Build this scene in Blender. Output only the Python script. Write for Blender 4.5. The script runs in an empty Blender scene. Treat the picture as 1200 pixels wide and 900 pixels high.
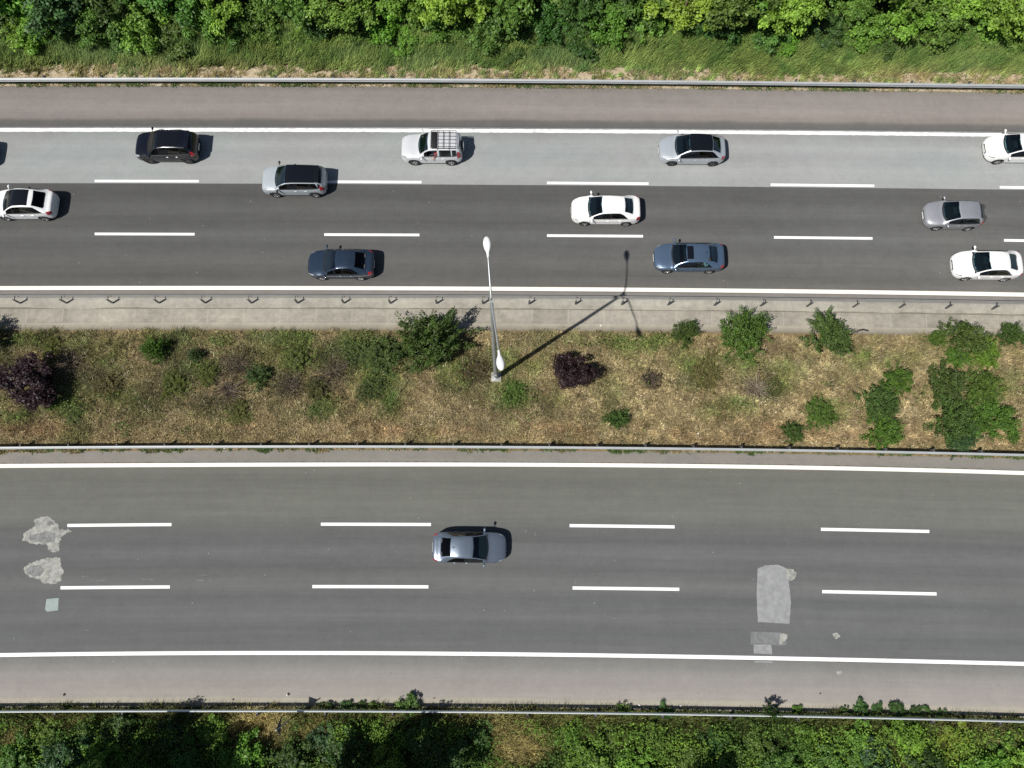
import bpy, bmesh, math, random
import numpy as np
from mathutils import Vector, Matrix, Euler

random.seed(7)
rng = np.random.default_rng(11)
SC = bpy.context.scene
COL = SC.collection
PI = math.pi

# ------------------------------------------------------------------ camera
F = 850.0                      # focal length in photo pixels (1200 wide)
TILT, ROLL = math.radians(12.7), math.radians(1.9)
HC = 44.3                      # drone height
CAMROT = Matrix.Rotation(TILT, 3, 'X') @ Matrix.Rotation(ROLL, 3, 'Z')


def U(px, py, z=0.0):
    """photo pixel -> point of the place at height z"""
    d = CAMROT @ Vector(((px - 600) / F, (450 - py) / F, -1.0))
    t = (z - HC) / d.z
    return Vector((d.x * t, d.y * t, z))


cam = bpy.data.cameras.new('camera')
cam.sensor_width = 36.0
cam.lens = F / 1200 * 36.0
cam.clip_end = 3000
cam.clip_start = 0.5
camo = bpy.data.objects.new('camera', cam)
COL.objects.link(camo)
camo.matrix_world = Matrix.Translation((0, 0, HC)) @ CAMROT.to_4x4()
SC.camera = camo

# ------------------------------------------------------------------ light
SHX, SHY = 8.05, 5.85           # shadow of the lamp post on the ground
LAMP_H = 14.4
sun_el = math.atan2(LAMP_H, math.hypot(SHX, SHY))
sun_dir = Vector((-SHX, -SHY, LAMP_H)).normalized()      # towards the sun
w = bpy.data.worlds.new('World')
SC.world = w
w.use_nodes = True
nt = w.node_tree
for n in list(nt.nodes):
    nt.nodes.remove(n)
out = nt.nodes.new('ShaderNodeOutputWorld')
bg = nt.nodes.new('ShaderNodeBackground')
sky = nt.nodes.new('ShaderNodeTexSky')
sky.sky_type = 'NISHITA'
sky.sun_disc = False
sky.sun_elevation = sun_el
sky.sun_rotation = math.atan2(sun_dir.x, sun_dir.y)
bg.inputs[1].default_value = 0.05
nt.links.new(sky.outputs[0], bg.inputs[0])
nt.links.new(bg.outputs[0], out.inputs[0])
sl = bpy.data.lights.new('sun', 'SUN')
sl.energy = 5.0
sl.angle = math.radians(0.5)
sl.color = (1.0, 0.955, 0.89)
so = bpy.data.objects.new('sun', sl)
COL.objects.link(so)
so.rotation_euler = sun_dir.to_track_quat('Z', 'Y').to_euler()
so.location = (-30, -30, 60)
SC.view_settings.view_transform = 'Standard'
SC.view_settings.look = 'None'
SC.view_settings.gamma = 1
SC.view_settings.use_curve_mapping = False
SC.view_settings.exposure = 0.13
SC.render.engine = 'CYCLES'
SC.cycles.max_bounces = 6
SC.cycles.transparent_max_bounces = 8
SC.cycles.use_denoising = False


# ------------------------------------------------------------------ materials
class NT:
    def __init__(self, name):
        self.m = bpy.data.materials.new(name)
        self.m.use_nodes = True
        self.t = self.m.node_tree
        self.b = self.t.nodes['Principled BSDF']

    def node(self, kind, **kw):
        n = self.t.nodes.new(kind)
        for k, v in kw.items():
            setattr(n, k, v)
        return n

    def link(self, a, b):
        self.t.links.new(a, b)

    def val(self, x, sock):
        if isinstance(x, (int, float)):
            sock.default_value = x
        elif isinstance(x, (tuple, list)):
            sock.default_value = tuple(x) if len(x) == 4 or len(sock.default_value) == 3 else (*x, 1)
        else:
            self.link(x, sock)

    def math(self, op, a, b=0.0, clamp=False):
        n = self.node('ShaderNodeMath', operation=op, use_clamp=clamp)
        self.val(a, n.inputs[0])
        self.val(b, n.inputs[1])
        return n.outputs[0]

    def coords(self, which='UV', scale=(1, 1, 1)):
        tc = self.node('ShaderNodeTexCoord')
        mp = self.node('ShaderNodeMapping')
        self.link(tc.outputs[which], mp.inputs[0])
        mp.inputs['Scale'].default_value = scale
        return mp.outputs[0]

    def noise(self, vec, scale=1.0, detail=4, rough=0.55):
        n = self.node('ShaderNodeTexNoise')
        self.link(vec, n.inputs['Vector'])
        n.inputs['Scale'].default_value = scale
        n.inputs['Detail'].default_value = detail
        n.inputs['Roughness'].default_value = rough
        return n.outputs[0]

    def mix(self, fac, a, b, blend='MIX'):
        n = self.node('ShaderNodeMix', data_type='RGBA', blend_type=blend)
        self.val(fac, n.inputs[0])
        self.val(a, n.inputs[6])
        self.val(b, n.inputs[7])
        return n.outputs[2]

    def ramp(self, fac, stops):
        n = self.node('ShaderNodeValToRGB')
        e = n.color_ramp.elements
        while len(e) < len(stops):
            e.new(0.5)
        for el, (p, c) in zip(e, stops):
            el.position = p
            el.color = (c, c, c, 1) if isinstance(c, (int, float)) else (*c, 1)
        self.val(fac, n.inputs[0])
        return n.outputs[0]

    def scale_color(self, col, fac):
        n = self.node('ShaderNodeVectorMath', operation='SCALE')
        self.val(col, n.inputs[0])
        self.val(fac, n.inputs['Scale'])
        return n.outputs[0]

    def bump(self, h, strength=0.3, dist=0.01):
        n = self.node('ShaderNodeBump')
        n.inputs['Strength'].default_value = strength
        n.inputs['Distance'].default_value = dist
        self.link(h, n.inputs['Height'])
        self.link(n.outputs[0], self.b.inputs['Normal'])


def simple(name, col, rough=0.6, metal=0.0, spec=0.5, coat=0.0):
    k = NT(name)
    k.b.inputs['Base Color'].default_value = (*col, 1)
    k.b.inputs['Roughness'].default_value = rough
    k.b.inputs['Metallic'].default_value = metal
    k.b.inputs['Specular IOR Level'].default_value = spec
    k.b.inputs['Coat Weight'].default_value = coat
    k.b.inputs['Coat Roughness'].default_value = 0.04
    return k.m


def worn(name, col, rough=0.6, metal=0.0, scale=3.0, amt=0.25, spec=0.4):
    """a plain surface with a little uneven dirt"""
    k = NT(name)
    v = k.coords('Object')
    n1 = k.noise(v, scale, 5)
    f = k.math('ADD', k.math('MULTIPLY', n1, amt * 2), 1 - amt)
    k.link(k.scale_color(col, f), k.b.inputs['Base Color'])
    k.b.inputs['Roughness'].default_value = rough
    k.b.inputs['Metallic'].default_value = metal
    k.b.inputs['Specular IOR Level'].default_value = spec
    return k.m


def asphalt(name, col, streak=0.16, blotch=0.12, grain=0.35, bands=None, tint=None, joints=None, along=None):
    """col linear; UV = metres along the road / across the road; bands = [(v0, v1, stops)]"""
    k = NT(name)
    uv = k.coords('UV')
    s1 = k.noise(k.coords('UV', (0.035, 1.6, 1)), 1.0, 5, 0.6)
    s2 = k.noise(k.coords('UV', (0.25, 5.0, 1)), 1.0, 3, 0.6)
    b1 = k.noise(uv, 0.16, 4)
    b2 = k.noise(uv, 1.1, 4, 0.65)
    g1 = k.noise(uv, 14.0, 2, 0.8)
    f = k.math('ADD', 1.0, k.math('MULTIPLY', k.math('SUBTRACT', s1, 0.5), streak * 2))
    b3 = k.noise(uv, 3.3, 3, 0.7)
    for n, a in ((s2, streak), (b1, blotch * 2.2), (b2, blotch * 2.4), (b3, blotch * 1.8), (g1, grain)):
        f = k.math('ADD', f, k.math('MULTIPLY', k.math('SUBTRACT', n, 0.5), a))
    sep = k.node('ShaderNodeSeparateXYZ')
    k.link(uv, sep.inputs[0])
    base = col
    if bands:
        v0, v1, stops = bands
        wob = k.math('MULTIPLY', k.math('SUBTRACT', k.noise(k.coords('UV', (0.3, 0.3, 1)), 1.0, 5, 0.6), 0.5), 0.35)
        vv = k.math('DIVIDE', k.math('SUBTRACT', k.math('ADD', sep.outputs[1], wob), v0), v1 - v0)
        base = k.ramp(vv, stops)
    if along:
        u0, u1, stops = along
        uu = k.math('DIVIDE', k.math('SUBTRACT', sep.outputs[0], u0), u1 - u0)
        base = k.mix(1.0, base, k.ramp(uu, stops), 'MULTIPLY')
    if tint:
        base = k.mix(k.math('MULTIPLY', k.ramp(k.noise(k.coords('UV', (0.09, 0.25, 1)), 1.0, 3), [(0.42, 0.0), (0.7, 1.0)]), 0.5), base, tint)
    # small pale and dark specks
    vor = k.node('ShaderNodeTexVoronoi')
    k.link(uv, vor.inputs['Vector'])
    vor.inputs['Scale'].default_value = 1.7
    sp = k.ramp(vor.outputs['Distance'], [(0.0, 1.0), (0.05, 1.0), (0.08, 0.0)])
    base2 = k.scale_color(base, f)
    sel = k.node('ShaderNodeSeparateColor')
    k.link(vor.outputs['Color'], sel.inputs[0])
    amt = k.math('MULTIPLY', sp, k.math('MULTIPLY', k.math('GREATER_THAN', sel.outputs[0], 0.86), 0.35))
    base2 = k.mix(amt, base2, (0.42, 0.41, 0.39))
    amt2 = k.math('MULTIPLY', sp, k.math('MULTIPLY', k.math('LESS_THAN', sel.outputs[0], 0.10), 0.4))
    base2 = k.mix(amt2, base2, (0.03, 0.03, 0.03))
    if joints:
        fr = k.math('FRACT', k.math('DIVIDE', sep.outputs[0], joints))
        d = k.math('ABSOLUTE', k.math('SUBTRACT', fr, 0.5))
        jn = k.math('MULTIPLY', k.math('MULTIPLY', k.math('LESS_THAN', d, 0.016), 0.7), k.noise(uv, 0.9, 3))
        base2 = k.mix(jn, base2, (0.4, 0.38, 0.33))
        cell = k.node('ShaderNodeTexWhiteNoise', noise_dimensions='1D')
        k.link(k.math('FLOOR', k.math('ADD', k.math('DIVIDE', sep.outputs[0], joints), 0.5)), cell.inputs['W'])
        base2 = k.scale_color(base2, k.math('ADD', 0.94, k.math('MULTIPLY', cell.outputs[0], 0.12)))
    k.link(base2, k.b.inputs['Base Color'])
    k.b.inputs['Roughness'].default_value = 0.88
    k.b.inputs['Specular IOR Level'].default_value = 0.25
    k.bump(g1, 0.35, 0.01)
    return k.m


def paint_mat(name, col, wear=0.5, under=(0.2, 0.2, 0.2)):
    k = NT(name)
    v = k.coords('Object')
    n1 = k.noise(v, 2.6, 6, 0.7)
    n2 = k.noise(v, 0.5, 3)
    f = k.math('ADD', k.math('MULTIPLY', n1, 0.7), k.math('MULTIPLY', n2, 0.4))
    wr = k.math('MULTIPLY', k.ramp(f, [(0.60, 0.0), (0.72, 1.0)]), wear)
    k.link(k.mix(wr, col, under), k.b.inputs['Base Color'])
    k.b.inputs['Roughness'].default_value = 0.7
    k.b.inputs['Specular IOR Level'].default_value = 0.3
    return k.m


def soil(name, c1, c2, c3, scale=0.8):
    k = NT(name)
    v = k.coords('Object')
    n1 = k.noise(v, scale, 6, 0.65)
    n2 = k.noise(v, scale * 6, 5, 0.7)
    c = k.mix(k.ramp(n1, [(0.38, 0.0), (0.62, 1.0)]), c1, c2)
    c = k.mix(k.ramp(n2, [(0.45, 0.0), (0.65, 1.0)]), c, c3)
    k.link(c, k.b.inputs['Base Color'])
    k.b.inputs['Roughness'].default_value = 0.95
    k.b.inputs['Specular IOR Level'].default_value = 0.1
    k.bump(n2, 0.8, 0.06)
    return k.m


def leaf_mat(name='leaves'):
    """the colour of the thing times a per-leaf variation"""
    k = NT(name)
    oi = k.node('ShaderNodeObjectInfo')
    at = k.node('ShaderNodeAttribute', attribute_name='shade')
    f = k.math('ADD', 0.38, k.math('MULTIPLY', at.outputs['Fac'], 1.28))
    c = k.scale_color(oi.outputs['Color'], f)
    yel = k.math('MULTIPLY', k.ramp(at.outputs['Fac'], [(0.7, 0.0), (1.0, 1.0)]), 0.18)
    c2 = k.mix(1.0, c, (1.5, 1.15, 0.8), 'MULTIPLY')
    c = k.mix(yel, c, c2)
    di = k.b
    k.link(c, di.inputs['Base Color'])
    di.inputs['Roughness'].default_value = 0.5
    di.inputs['Specular IOR Level'].default_value = 0.3
    tr = k.node('ShaderNodeBsdfTranslucent')
    k.link(k.mix(1.0, c, (1.1, 1.2, 0.5), 'MULTIPLY'), tr.inputs[0])
    mx = k.node('ShaderNodeMixShader')
    mx.inputs[0].default_value = 0.25
    k.link(di.outputs[0], mx.inputs[1])
    k.link(tr.outputs[0], mx.inputs[2])
    k.link(mx.outputs[0], k.t.nodes['Material Output'].inputs[0])
    return k.m


def blade_mat(name):
    k = NT(name)
    at = k.node('ShaderNodeAttribute', attribute_name='col')
    k.link(at.outputs['Color'], k.b.inputs['Base Color'])
    k.b.inputs['Roughness'].default_value = 0.8
    k.b.inputs['Specular IOR Level'].default_value = 0.15
    return k.m


def glass_mat(name, see=0.35, tint=(0.45, 0.6, 0.62), gloss=0.09):
    k = NT(name)
    tr = k.node('ShaderNodeBsdfTransparent')
    tr.inputs[0].default_value = tuple(c * see * 2 if c * see * 2 < 1 else 1 for c in tint) + (1,)
    gl = k.node('ShaderNodeBsdfGlossy')
    gl.inputs['Roughness'].default_value = 0.03
    gl.inputs[0].default_value = (1, 1, 1, 1)
    lw = k.node('ShaderNodeFresnel')
    lw.inputs[0].default_value = 1.45
    f = k.math('MINIMUM', k.math('ADD', gloss - .045, k.math('MULTIPLY', lw.outputs[0], 0.5), True), 0.16)
    mx = k.node('ShaderNodeMixShader')
    k.link(f, mx.inputs[0])
    k.link(tr.outputs[0], mx.inputs[1])
    k.link(gl.outputs[0], mx.inputs[2])
    k.link(mx.outputs[0], k.t.nodes['Material Output'].inputs[0])
    return k.m


def carpaint(name, col, metal=0.35, rough=0.35, coat=0.6):
    k = NT(name)
    v = k.coords('Object')
    n1 = k.noise(v, 2.2, 5, 0.6)
    sep = k.node('ShaderNodeSeparateXYZ')
    k.link(v, sep.inputs[0])
    k.link(k.scale_color(col, k.math('ADD', 0.92, k.math('MULTIPLY', n1, 0.16))), k.b.inputs['Base Color'])
    k.b.inputs['Metallic'].default_value = metal
    k.link(k.math('ADD', rough - 0.06, k.math('MULTIPLY', n1, 0.12)), k.b.inputs['Roughness'])
    k.b.inputs['Coat Weight'].default_value = coat
    k.b.inputs['Coat Roughness'].default_value = 0.05
    return k.m


M = {}
M['leaf'] = leaf_mat()
M['blade'] = blade_mat('grass_blades')
M['bark'] = worn('bark', (0.13, 0.10, 0.07), 0.9, 0, 6, 0.4)
M['steel'] = worn('galvanised_steel', (0.35, 0.37, 0.38), 0.55, 0.15, 1.2, 0.2)
M['oldsteel'] = worn('weathered_steel', (0.20, 0.20, 0.195), 0.7, 0.1, 1.2, 0.25)
M['post'] = worn('dull_steel', (0.10, 0.10, 0.10), 0.7, 0.1, 3, 0.3)
M['lampmetal'] = worn('lamp_steel', (0.42, 0.45, 0.46), 0.4, 0.5, 1.0, 0.12)
M['lampwhite'] = worn('lamp_head_white', (0.72, 0.75, 0.74), 0.35, 0, 1.5, 0.05)
M['concrete'] = worn('bare_concrete', (0.36, 0.34, 0.30), 0.9, 0, 4, 0.25)
M['tyre'] = simple('tyre_rubber', (0.018, 0.018, 0.019), 0.8)
M['rim'] = simple('alloy', (0.45, 0.46, 0.48), 0.3, 0.8)
M['darkrim'] = simple('dark_alloy', (0.10, 0.10, 0.105), 0.35, 0.6)
M['black'] = simple('black_plastic', (0.012, 0.012, 0.013), 0.5)
M['gloss'] = simple('gloss_black', (0.006, 0.007, 0.010), 0.08, 0, 0.5)
M['glass'] = glass_mat('car_glass', 0.36, (0.42, 0.62, 0.66))
M['tint'] = glass_mat('tinted_glass', 0.14, (0.5, 0.55, 0.6), 0.05)
M['lens'] = simple('headlight_lens', (0.36, 0.38, 0.40), 0.12, 0.2, 0.6, 0.6)
M['brightsteel'] = worn('bright_steel', (0.66, 0.70, 0.69), 0.5, 0.1, 1.2, 0.12)
M['red'] = simple('tail_lens', (0.32, 0.012, 0.02), 0.12, 0, 0.6, 0.6)
M['chrome'] = simple('chrome', (0.75, 0.76, 0.78), 0.14, 1.0)
M['plate'] = simple('number_plate', (0.72, 0.72, 0.70), 0.5)
M['seatdark'] = simple('seat_cloth', (0.05, 0.05, 0.055), 0.9)
M['seatgrey'] = simple('seat_grey', (0.16, 0.155, 0.15), 0.9)
M['cabin'] = simple('cabin_trim', (0.02, 0.021, 0.023), 0.8)
M['skin'] = simple('skin', (0.42, 0.24, 0.17), 0.55)
M['hair'] = simple('dark_hair', (0.02, 0.014, 0.010), 0.6)


# ------------------------------------------------------------------ object helpers
def tag(o, label=None, cat=None, group=None, kind=None):
    if label:
        o['label'] = label
    if cat:
        o['category'] = cat
    if group:
        o['group'] = group
    if kind:
        o['kind'] = kind
    return o


def empty(name, loc, rz=0.0):
    o = bpy.data.objects.new(name, None)
    o.empty_display_size = 0.2
    COL.objects.link(o)
    o.location = loc
    o.rotation_euler = (0, 0, rz)
    return o


def link_mesh(name, me, mat, parent=None):
    o = bpy.data.objects.new(name, me)
    if mat and not me.materials:
        me.materials.append(mat)
    COL.objects.link(o)
    if parent:
        o.parent = parent
    return o


def mesh(name, verts, faces, mat, parent=None, smooth=False):
    me = bpy.data.meshes.new(name)
    me.from_pydata([tuple(v) for v in verts], [], faces)
    me.update()
    if smooth:
        me.shade_smooth()
    return link_mesh(name, me, mat, parent)


class MB:
    """collects shapes for ONE mesh"""
    def __init__(self):
        self.v, self.f = [], []

    def add(self, vs, fs):
        o = len(self.v)
        self.v += [Vector(p) for p in vs]
        self.f += [tuple(i + o for i in f) for f in fs]

    def box(self, c, s, rot=None, bev=0.0):
        bm = bmesh.new()
        bmesh.ops.create_cube(bm, size=1.0)
        for q in bm.verts:
            q.co = Vector((q.co.x * s[0], q.co.y * s[1], q.co.z * s[2]))
        if bev:
            bmesh.ops.bevel(bm, geom=list(bm.edges), offset=bev, segments=2, affect='EDGES', profile=0.6)
        if rot:
            bmesh.ops.rotate(bm, verts=bm.verts, matrix=Euler(rot).to_matrix())
        bm.verts.index_update()
        self.add([q.co + Vector(c) for q in bm.verts], [[q.index for q in f.verts] for f in bm.faces])
        bm.free()

    def tube(self, pts, radii, seg=8, caps=True):
        pts = [Vector(p) for p in pts]
        if isinstance(radii, (int, float)):
            radii = [radii] * len(pts)
        vs, fs = [], []
        for i, p in enumerate(pts):
            d = (pts[min(i + 1, len(pts) - 1)] - pts[max(i - 1, 0)]).normalized()
            a = Vector((0, 0, 1)) if abs(d.z) < 0.9 else Vector((1, 0, 0))
            u = d.cross(a).normalized()
            q = d.cross(u)
            for k in range(seg):
                t = 2 * PI * k / seg
                vs.append(p + (u * math.cos(t) + q * math.sin(t)) * radii[i])
        for i in range(len(pts) - 1):
            for k in range(seg):
                a, b = i * seg + k, i * seg + (k + 1) % seg
                fs.append((a, b, b + seg, a + seg))
        if caps:
            fs.append(tuple(range(seg))[::-1])
            fs.append(tuple((len(pts) - 1) * seg + k for k in range(seg)))
        self.add(vs, fs)

    def lathe(self, prof, c=(0, 0, 0), axis='Z', seg=24):
        """prof = [(r, h)...]"""
        vs, fs = [], []
        for r, h in prof:
            for k in range(seg):
                t = 2 * PI * k / seg
                a, b = r * math.cos(t), r * math.sin(t)
                p = {'Z': (a, b, h), 'Y': (a, h, b), 'X': (h, a, b)}[axis]
                vs.append(Vector(p) + Vector(c))
        for i in range(len(prof) - 1):
            for k in range(seg):
                a, b = i * seg + k, i * seg + (k + 1) % seg
                fs.append((a, b, b + seg, a + seg))
        self.add(vs, fs)

    def ball(self, c, r, seg=14, rings=9):
        prof_v, fs = [], []
        r = (r, r, r) if isinstance(r, (int, float)) else r
        for i in range(rings + 1):
            a = -PI / 2 + PI * i / rings
            for k in range(seg):
                t = 2 * PI * k / seg
                prof_v.append(Vector((c[0] + r[0] * math.cos(a) * math.cos(t), c[1] + r[1] * math.cos(a) * math.sin(t), c[2] + r[2] * math.sin(a))))
        for i in range(rings):
            for k in range(seg):
                a, b = i * seg + k, i * seg + (k + 1) % seg
                fs.append((a, b, b + seg, a + seg))
        self.add(prof_v, fs)

    def build(self, name, mat, parent=None, smooth=True, angle=None):
        o = mesh(name, self.v, self.f, mat, parent, False)
        bm = bmesh.new()
        bm.from_mesh(o.data)
        bmesh.ops.remove_doubles(bm, verts=bm.verts, dist=1e-5)
        bmesh.ops.recalc_face_normals(bm, faces=bm.faces)
        for f in bm.faces:
            f.smooth = smooth
        if smooth:
            for e in bm.edges:
                if len(e.link_faces) == 2 and e.calc_face_angle(0) > math.radians(40):
                    e.smooth = False
        bm.to_mesh(o.data)
        bm.free()
        return o


# ------------------------------------------------------------------ the run of the road
PXS = np.array([0., 400., 800., 1200.])
LINES = [(91, (0, 0, 3.0, 8.0)), (152.6, (-.3, 0, 2.0, 5.9)), (213.2, (-1, 0, 2.6, 6.8)), (275, (-1.2, 0, 2.2, 7.0)),
         (337.7, (0, 0, 2.3, 7.6)), (521, (1.7, 0, 2.7, 10)), (544.3, (1.7, 0, 1.6, 10)), (614.3, (2.5, 0, 3.3, 11)),
         (688, (2.3, 0, 3.2, 11)), (765.3, (2.4, 0, 4.2, 12.7)), (834.3, (.4, 0, 3.7, 12.4))]
LY = np.array([l[0] for l in LINES])
LV = np.array([l[1] for l in LINES])


def cubic(vals, x):
    r = 0.0
    for i in range(4):
        t = vals[i]
        for j in range(4):
            if j != i:
                t *= (x - PXS[j]) / (PXS[i] - PXS[j])
        r += t
    return r


def off(px, py):
    vals = [np.interp(py, LY, LV[:, i]) for i in range(4)]
    if px < 0:
        return cubic(vals, 0.0) + (cubic(vals, 0.0) - cubic(vals, 60.0)) / 60.0 * min(-px, 4000) * 0.6
    if px > 1200:
        return cubic(vals, 1200.0) + (cubic(vals, 1200.0) - cubic(vals, 1140.0)) / 60.0 * (px - 1200) * 0.8
    return cubic(vals, px)


def W(px, py, z=0.0):
    """point on the line that crosses photo column 400 at row py"""
    q = U(px, py + off(px, py), 0.0)
    q.z = z
    return q


def heading(px, py):
    a, b = W(px - 40, py), W(px + 40, py)
    return math.atan2(b.y - a.y, b.x - a.x)


STN = list(np.arange(-1000, 2201, 50.0))


def strip(name, a, b, z, mat, parent=None, x0=None, x1=None, z2=None, jag=0.0, lat=1):
    st = STN if x0 is None else list(np.linspace(x0, x1, max(2, int((x1 - x0) / 25) + 1)))
    vs, fs, uvs = [], [], []
    rows = [a + (b - a) * i / lat for i in range(lat + 1)]
    if jag:
        st = list(np.arange(-1000, 2201, 4.0))
    for i, px in enumerate(st):
        for j, r in enumerate(rows):
            e = 0
            if jag and j in (0, lat):
                e = jag * (random.random() - 0.5)
            q = W(px, r + e, z if z2 is None else z + (z2 - z) * j / lat)
            vs.append(q)
            uvs.append((q.x, W(400, r).y))
    n = lat + 1
    for i in range(len(st) - 1):
        for j in range(lat):
            fs.append((i * n + j + 1, (i + 1) * n + j + 1, (i + 1) * n + j, i * n + j))
    o = mesh(name, vs, fs, mat, parent)
    uv = o.data.uv_layers.new(name='UVMap')
    for lp in o.data.loops:
        uv.data[lp.index].uv = uvs[lp.vertex_index]
    return o


def V(py):
    return W(400, py).y


def structure(o, label):
    return tag(o, label, None, None, 'structure')


# ------------------------------------------------------------------ ground
g = mesh('ground', [(-700, -700, -0.12), (700, -700, -0.12), (700, 700, -0.12), (-700, 700, -0.12)], [(0, 1, 2, 3)],
         soil('wild_ground', (0.07, 0.09, 0.03), (0.16, 0.13, 0.07), (0.10, 0.10, 0.04), 0.12))
structure(g, 'open ground around the motorway')


def lin(r, g_, b):
    return tuple(((c / 255 + 0.055) / 1.055) ** 2.4 if c > 10 else c / 3294 for c in (r, g_, b))


EXPO = 1.62   # lit albedo -> picture


def alb(r, g_, b, k=1.0):
    return tuple(min(0.85, c / EXPO * k * q) for c, q in zip(lin(r, g_, b), (1.0, 1.035, 1.055)))


def cross(pairs, lo, hi):
    """photo rows -> colour ramp stops across a strip (rows run downwards = v falls)"""
    v0, v1 = V(hi), V(lo)
    st = sorted(((V(p) - v0) / (v1 - v0), c) for p, c in pairs)
    return (v0, v1, st)


AL = (-36, 36, [(0.0, 0.93), (0.5, 0.98), (1.0, 1.08)])
sh_top = strip('hard_shoulder', 101, 149.0, 0.0, asphalt('shoulder_pink', (0.2,) * 3, 0.14, 0.12, 0.3, along=AL, bands=cross(
    [(101, alb(142, 136, 128)), (108, alb(154, 145, 140)), (128, alb(164, 154, 148)), (138, alb(154, 144, 138)), (142, alb(120, 116, 112)), (149, alb(112, 110, 108))], 101, 149)))
structure(sh_top, 'pinkish hard shoulder under the top guardrail')
slow = strip('slow_lane', 149.0, 215.6, 0.0, asphalt('pale_resurfaced_lane', (0.3,) * 3, 0.10, 0.10, 0.22, along=AL, tint=alb(168, 180, 176), bands=cross(
    [(149, alb(160, 158, 156)), (158, alb(166, 164, 162)), (170, alb(182, 181, 179)), (182, alb(174, 173, 172)), (196, alb(184, 183, 181)), (215, alb(178, 177, 175))], 149, 215.6)))
structure(slow, 'pale grey resurfaced slow lane of the upper carriageway')
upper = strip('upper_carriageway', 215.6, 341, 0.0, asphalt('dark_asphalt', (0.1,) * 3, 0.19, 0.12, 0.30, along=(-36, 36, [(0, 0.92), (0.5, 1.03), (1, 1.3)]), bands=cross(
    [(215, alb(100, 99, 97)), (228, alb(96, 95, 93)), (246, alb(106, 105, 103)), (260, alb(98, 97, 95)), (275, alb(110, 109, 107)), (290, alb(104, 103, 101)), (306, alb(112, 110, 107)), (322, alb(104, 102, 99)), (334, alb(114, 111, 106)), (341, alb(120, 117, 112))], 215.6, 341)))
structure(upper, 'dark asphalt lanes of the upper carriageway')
edge = strip('kerbside_asphalt', 341, 349, 0.0, asphalt('grey_edge', alb(150, 145, 138), 0.12, 0.12, 0.3))
structure(edge, 'grey asphalt margin between white edge line and median rail')
cc = asphalt('concrete_apron', alb(190, 183, 169), 0.18, 0.30, 0.3, bands=cross([(349, alb(182, 177, 166)), (352, alb(192, 186, 172)), (360.6, alb(190, 183, 168)), (361.3, alb(140, 132, 118)), (362.2, alb(150, 142, 128))], 349, 362.2))
ap = strip('concrete_apron', 349, 362.2, 0.012, cc)
structure(ap, 'pale concrete apron under the upper median guardrail')
gut = strip('drain_channel', 362.2, 378.2, 0.012, asphalt('gutter_panels', alb(180, 172, 158), 0.18, 0.36, 0.35, joints=2.3), z2=-0.045)
structure(gut, 'pale concrete drain channel of jointed panels')
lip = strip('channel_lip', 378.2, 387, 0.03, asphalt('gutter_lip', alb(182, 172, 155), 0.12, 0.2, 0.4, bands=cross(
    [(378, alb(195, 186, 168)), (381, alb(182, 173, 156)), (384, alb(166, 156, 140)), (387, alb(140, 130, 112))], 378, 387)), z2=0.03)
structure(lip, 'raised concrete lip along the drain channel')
tag(strip('joint', 361.9, 362.9, 0.0165, M['post'], gut)) if False else None
med = strip('median', 386.2, 530, -0.02, soil('median_soil', (0.20, 0.145, 0.075), (0.14, 0.115, 0.055), (0.26, 0.20, 0.11), 0.5), lat=4)
structure(med, 'dry earth of the planted median')
sh2 = strip('median_shoulder', 527.5, 541.2, 0.0, asphalt('grey_margin', alb(152, 146, 138), 0.12, 0.14, 0.3), jag=0.9)
structure(sh2, 'narrow grey asphalt margin below the lower median guardrail')
lower = strip('lower_carriageway', 541.2, 768, 0.0, asphalt('mid_asphalt', (0.12,) * 3, 0.20, 0.10, 0.30, along=(-36, 36, [(0, 1.0), (0.5, 1.05), (1, 1.14)]), bands=cross(
    [(541, alb(124, 123, 115)), (560, alb(116, 116, 108)), (590, alb(122, 122, 114)), (603, alb(122, 122, 115)), (618, alb(112, 112, 110)), (632, alb(106, 106, 105)), (648, alb(116, 116, 115)), (664, alb(107, 107, 106)),
     (684, alb(119, 119, 117)), (700, alb(108, 108, 108)), (722, alb(116, 116, 115)), (740, alb(109, 109, 109)), (768, alb(118, 118, 117))], 541, 768)))
structure(lower, 'mid grey asphalt lanes of the lower carriageway')
sh3 = strip('lower_hard_shoulder', 768, 829, 0.0, asphalt('shoulder_pale', (0.3,) * 3, 0.12, 0.10, 0.25, along=(-36, 36, [(0, 0.98), (0.5, 1.0), (1, 1.06)]), bands=cross(
    [(768, alb(134, 132, 129)), (778, alb(146, 144, 140)), (788, alb(162, 157, 152)), (806, alb(171, 163, 157)), (816, alb(176, 168, 160)), (819, alb(188, 180, 164)), (829, alb(180, 168, 152))], 768, 829)), jag=0.8)
structure(sh3, 'pale pinkish hard shoulder of the lower carriageway')
sv = soil('stony_verge', (0.42, 0.35, 0.24), (0.30, 0.24, 0.15), (0.50, 0.43, 0.31), 0.9)
v1 = strip('top_verge', 60, 102.0, -0.02, sv, lat=3)
structure(v1, 'stony pale verge behind the top guardrail')
v2 = strip('bottom_verge', 828, 905, -0.02, soil('weedy_verge', (0.10, 0.095, 0.04), (0.06, 0.065, 0.025), (0.13, 0.11, 0.05), 0.7), lat=3)
structure(v2, 'weedy verge behind the bottom guardrail')
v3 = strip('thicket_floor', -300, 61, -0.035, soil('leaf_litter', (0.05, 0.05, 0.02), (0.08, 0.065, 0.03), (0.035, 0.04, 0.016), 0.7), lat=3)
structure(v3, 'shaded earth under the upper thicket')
v4 = strip('bank_floor', 904, 1150, -0.035, soil('bank_litter', (0.05, 0.05, 0.02), (0.09, 0.075, 0.03), (0.035, 0.04, 0.016), 0.7), lat=3)
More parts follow.
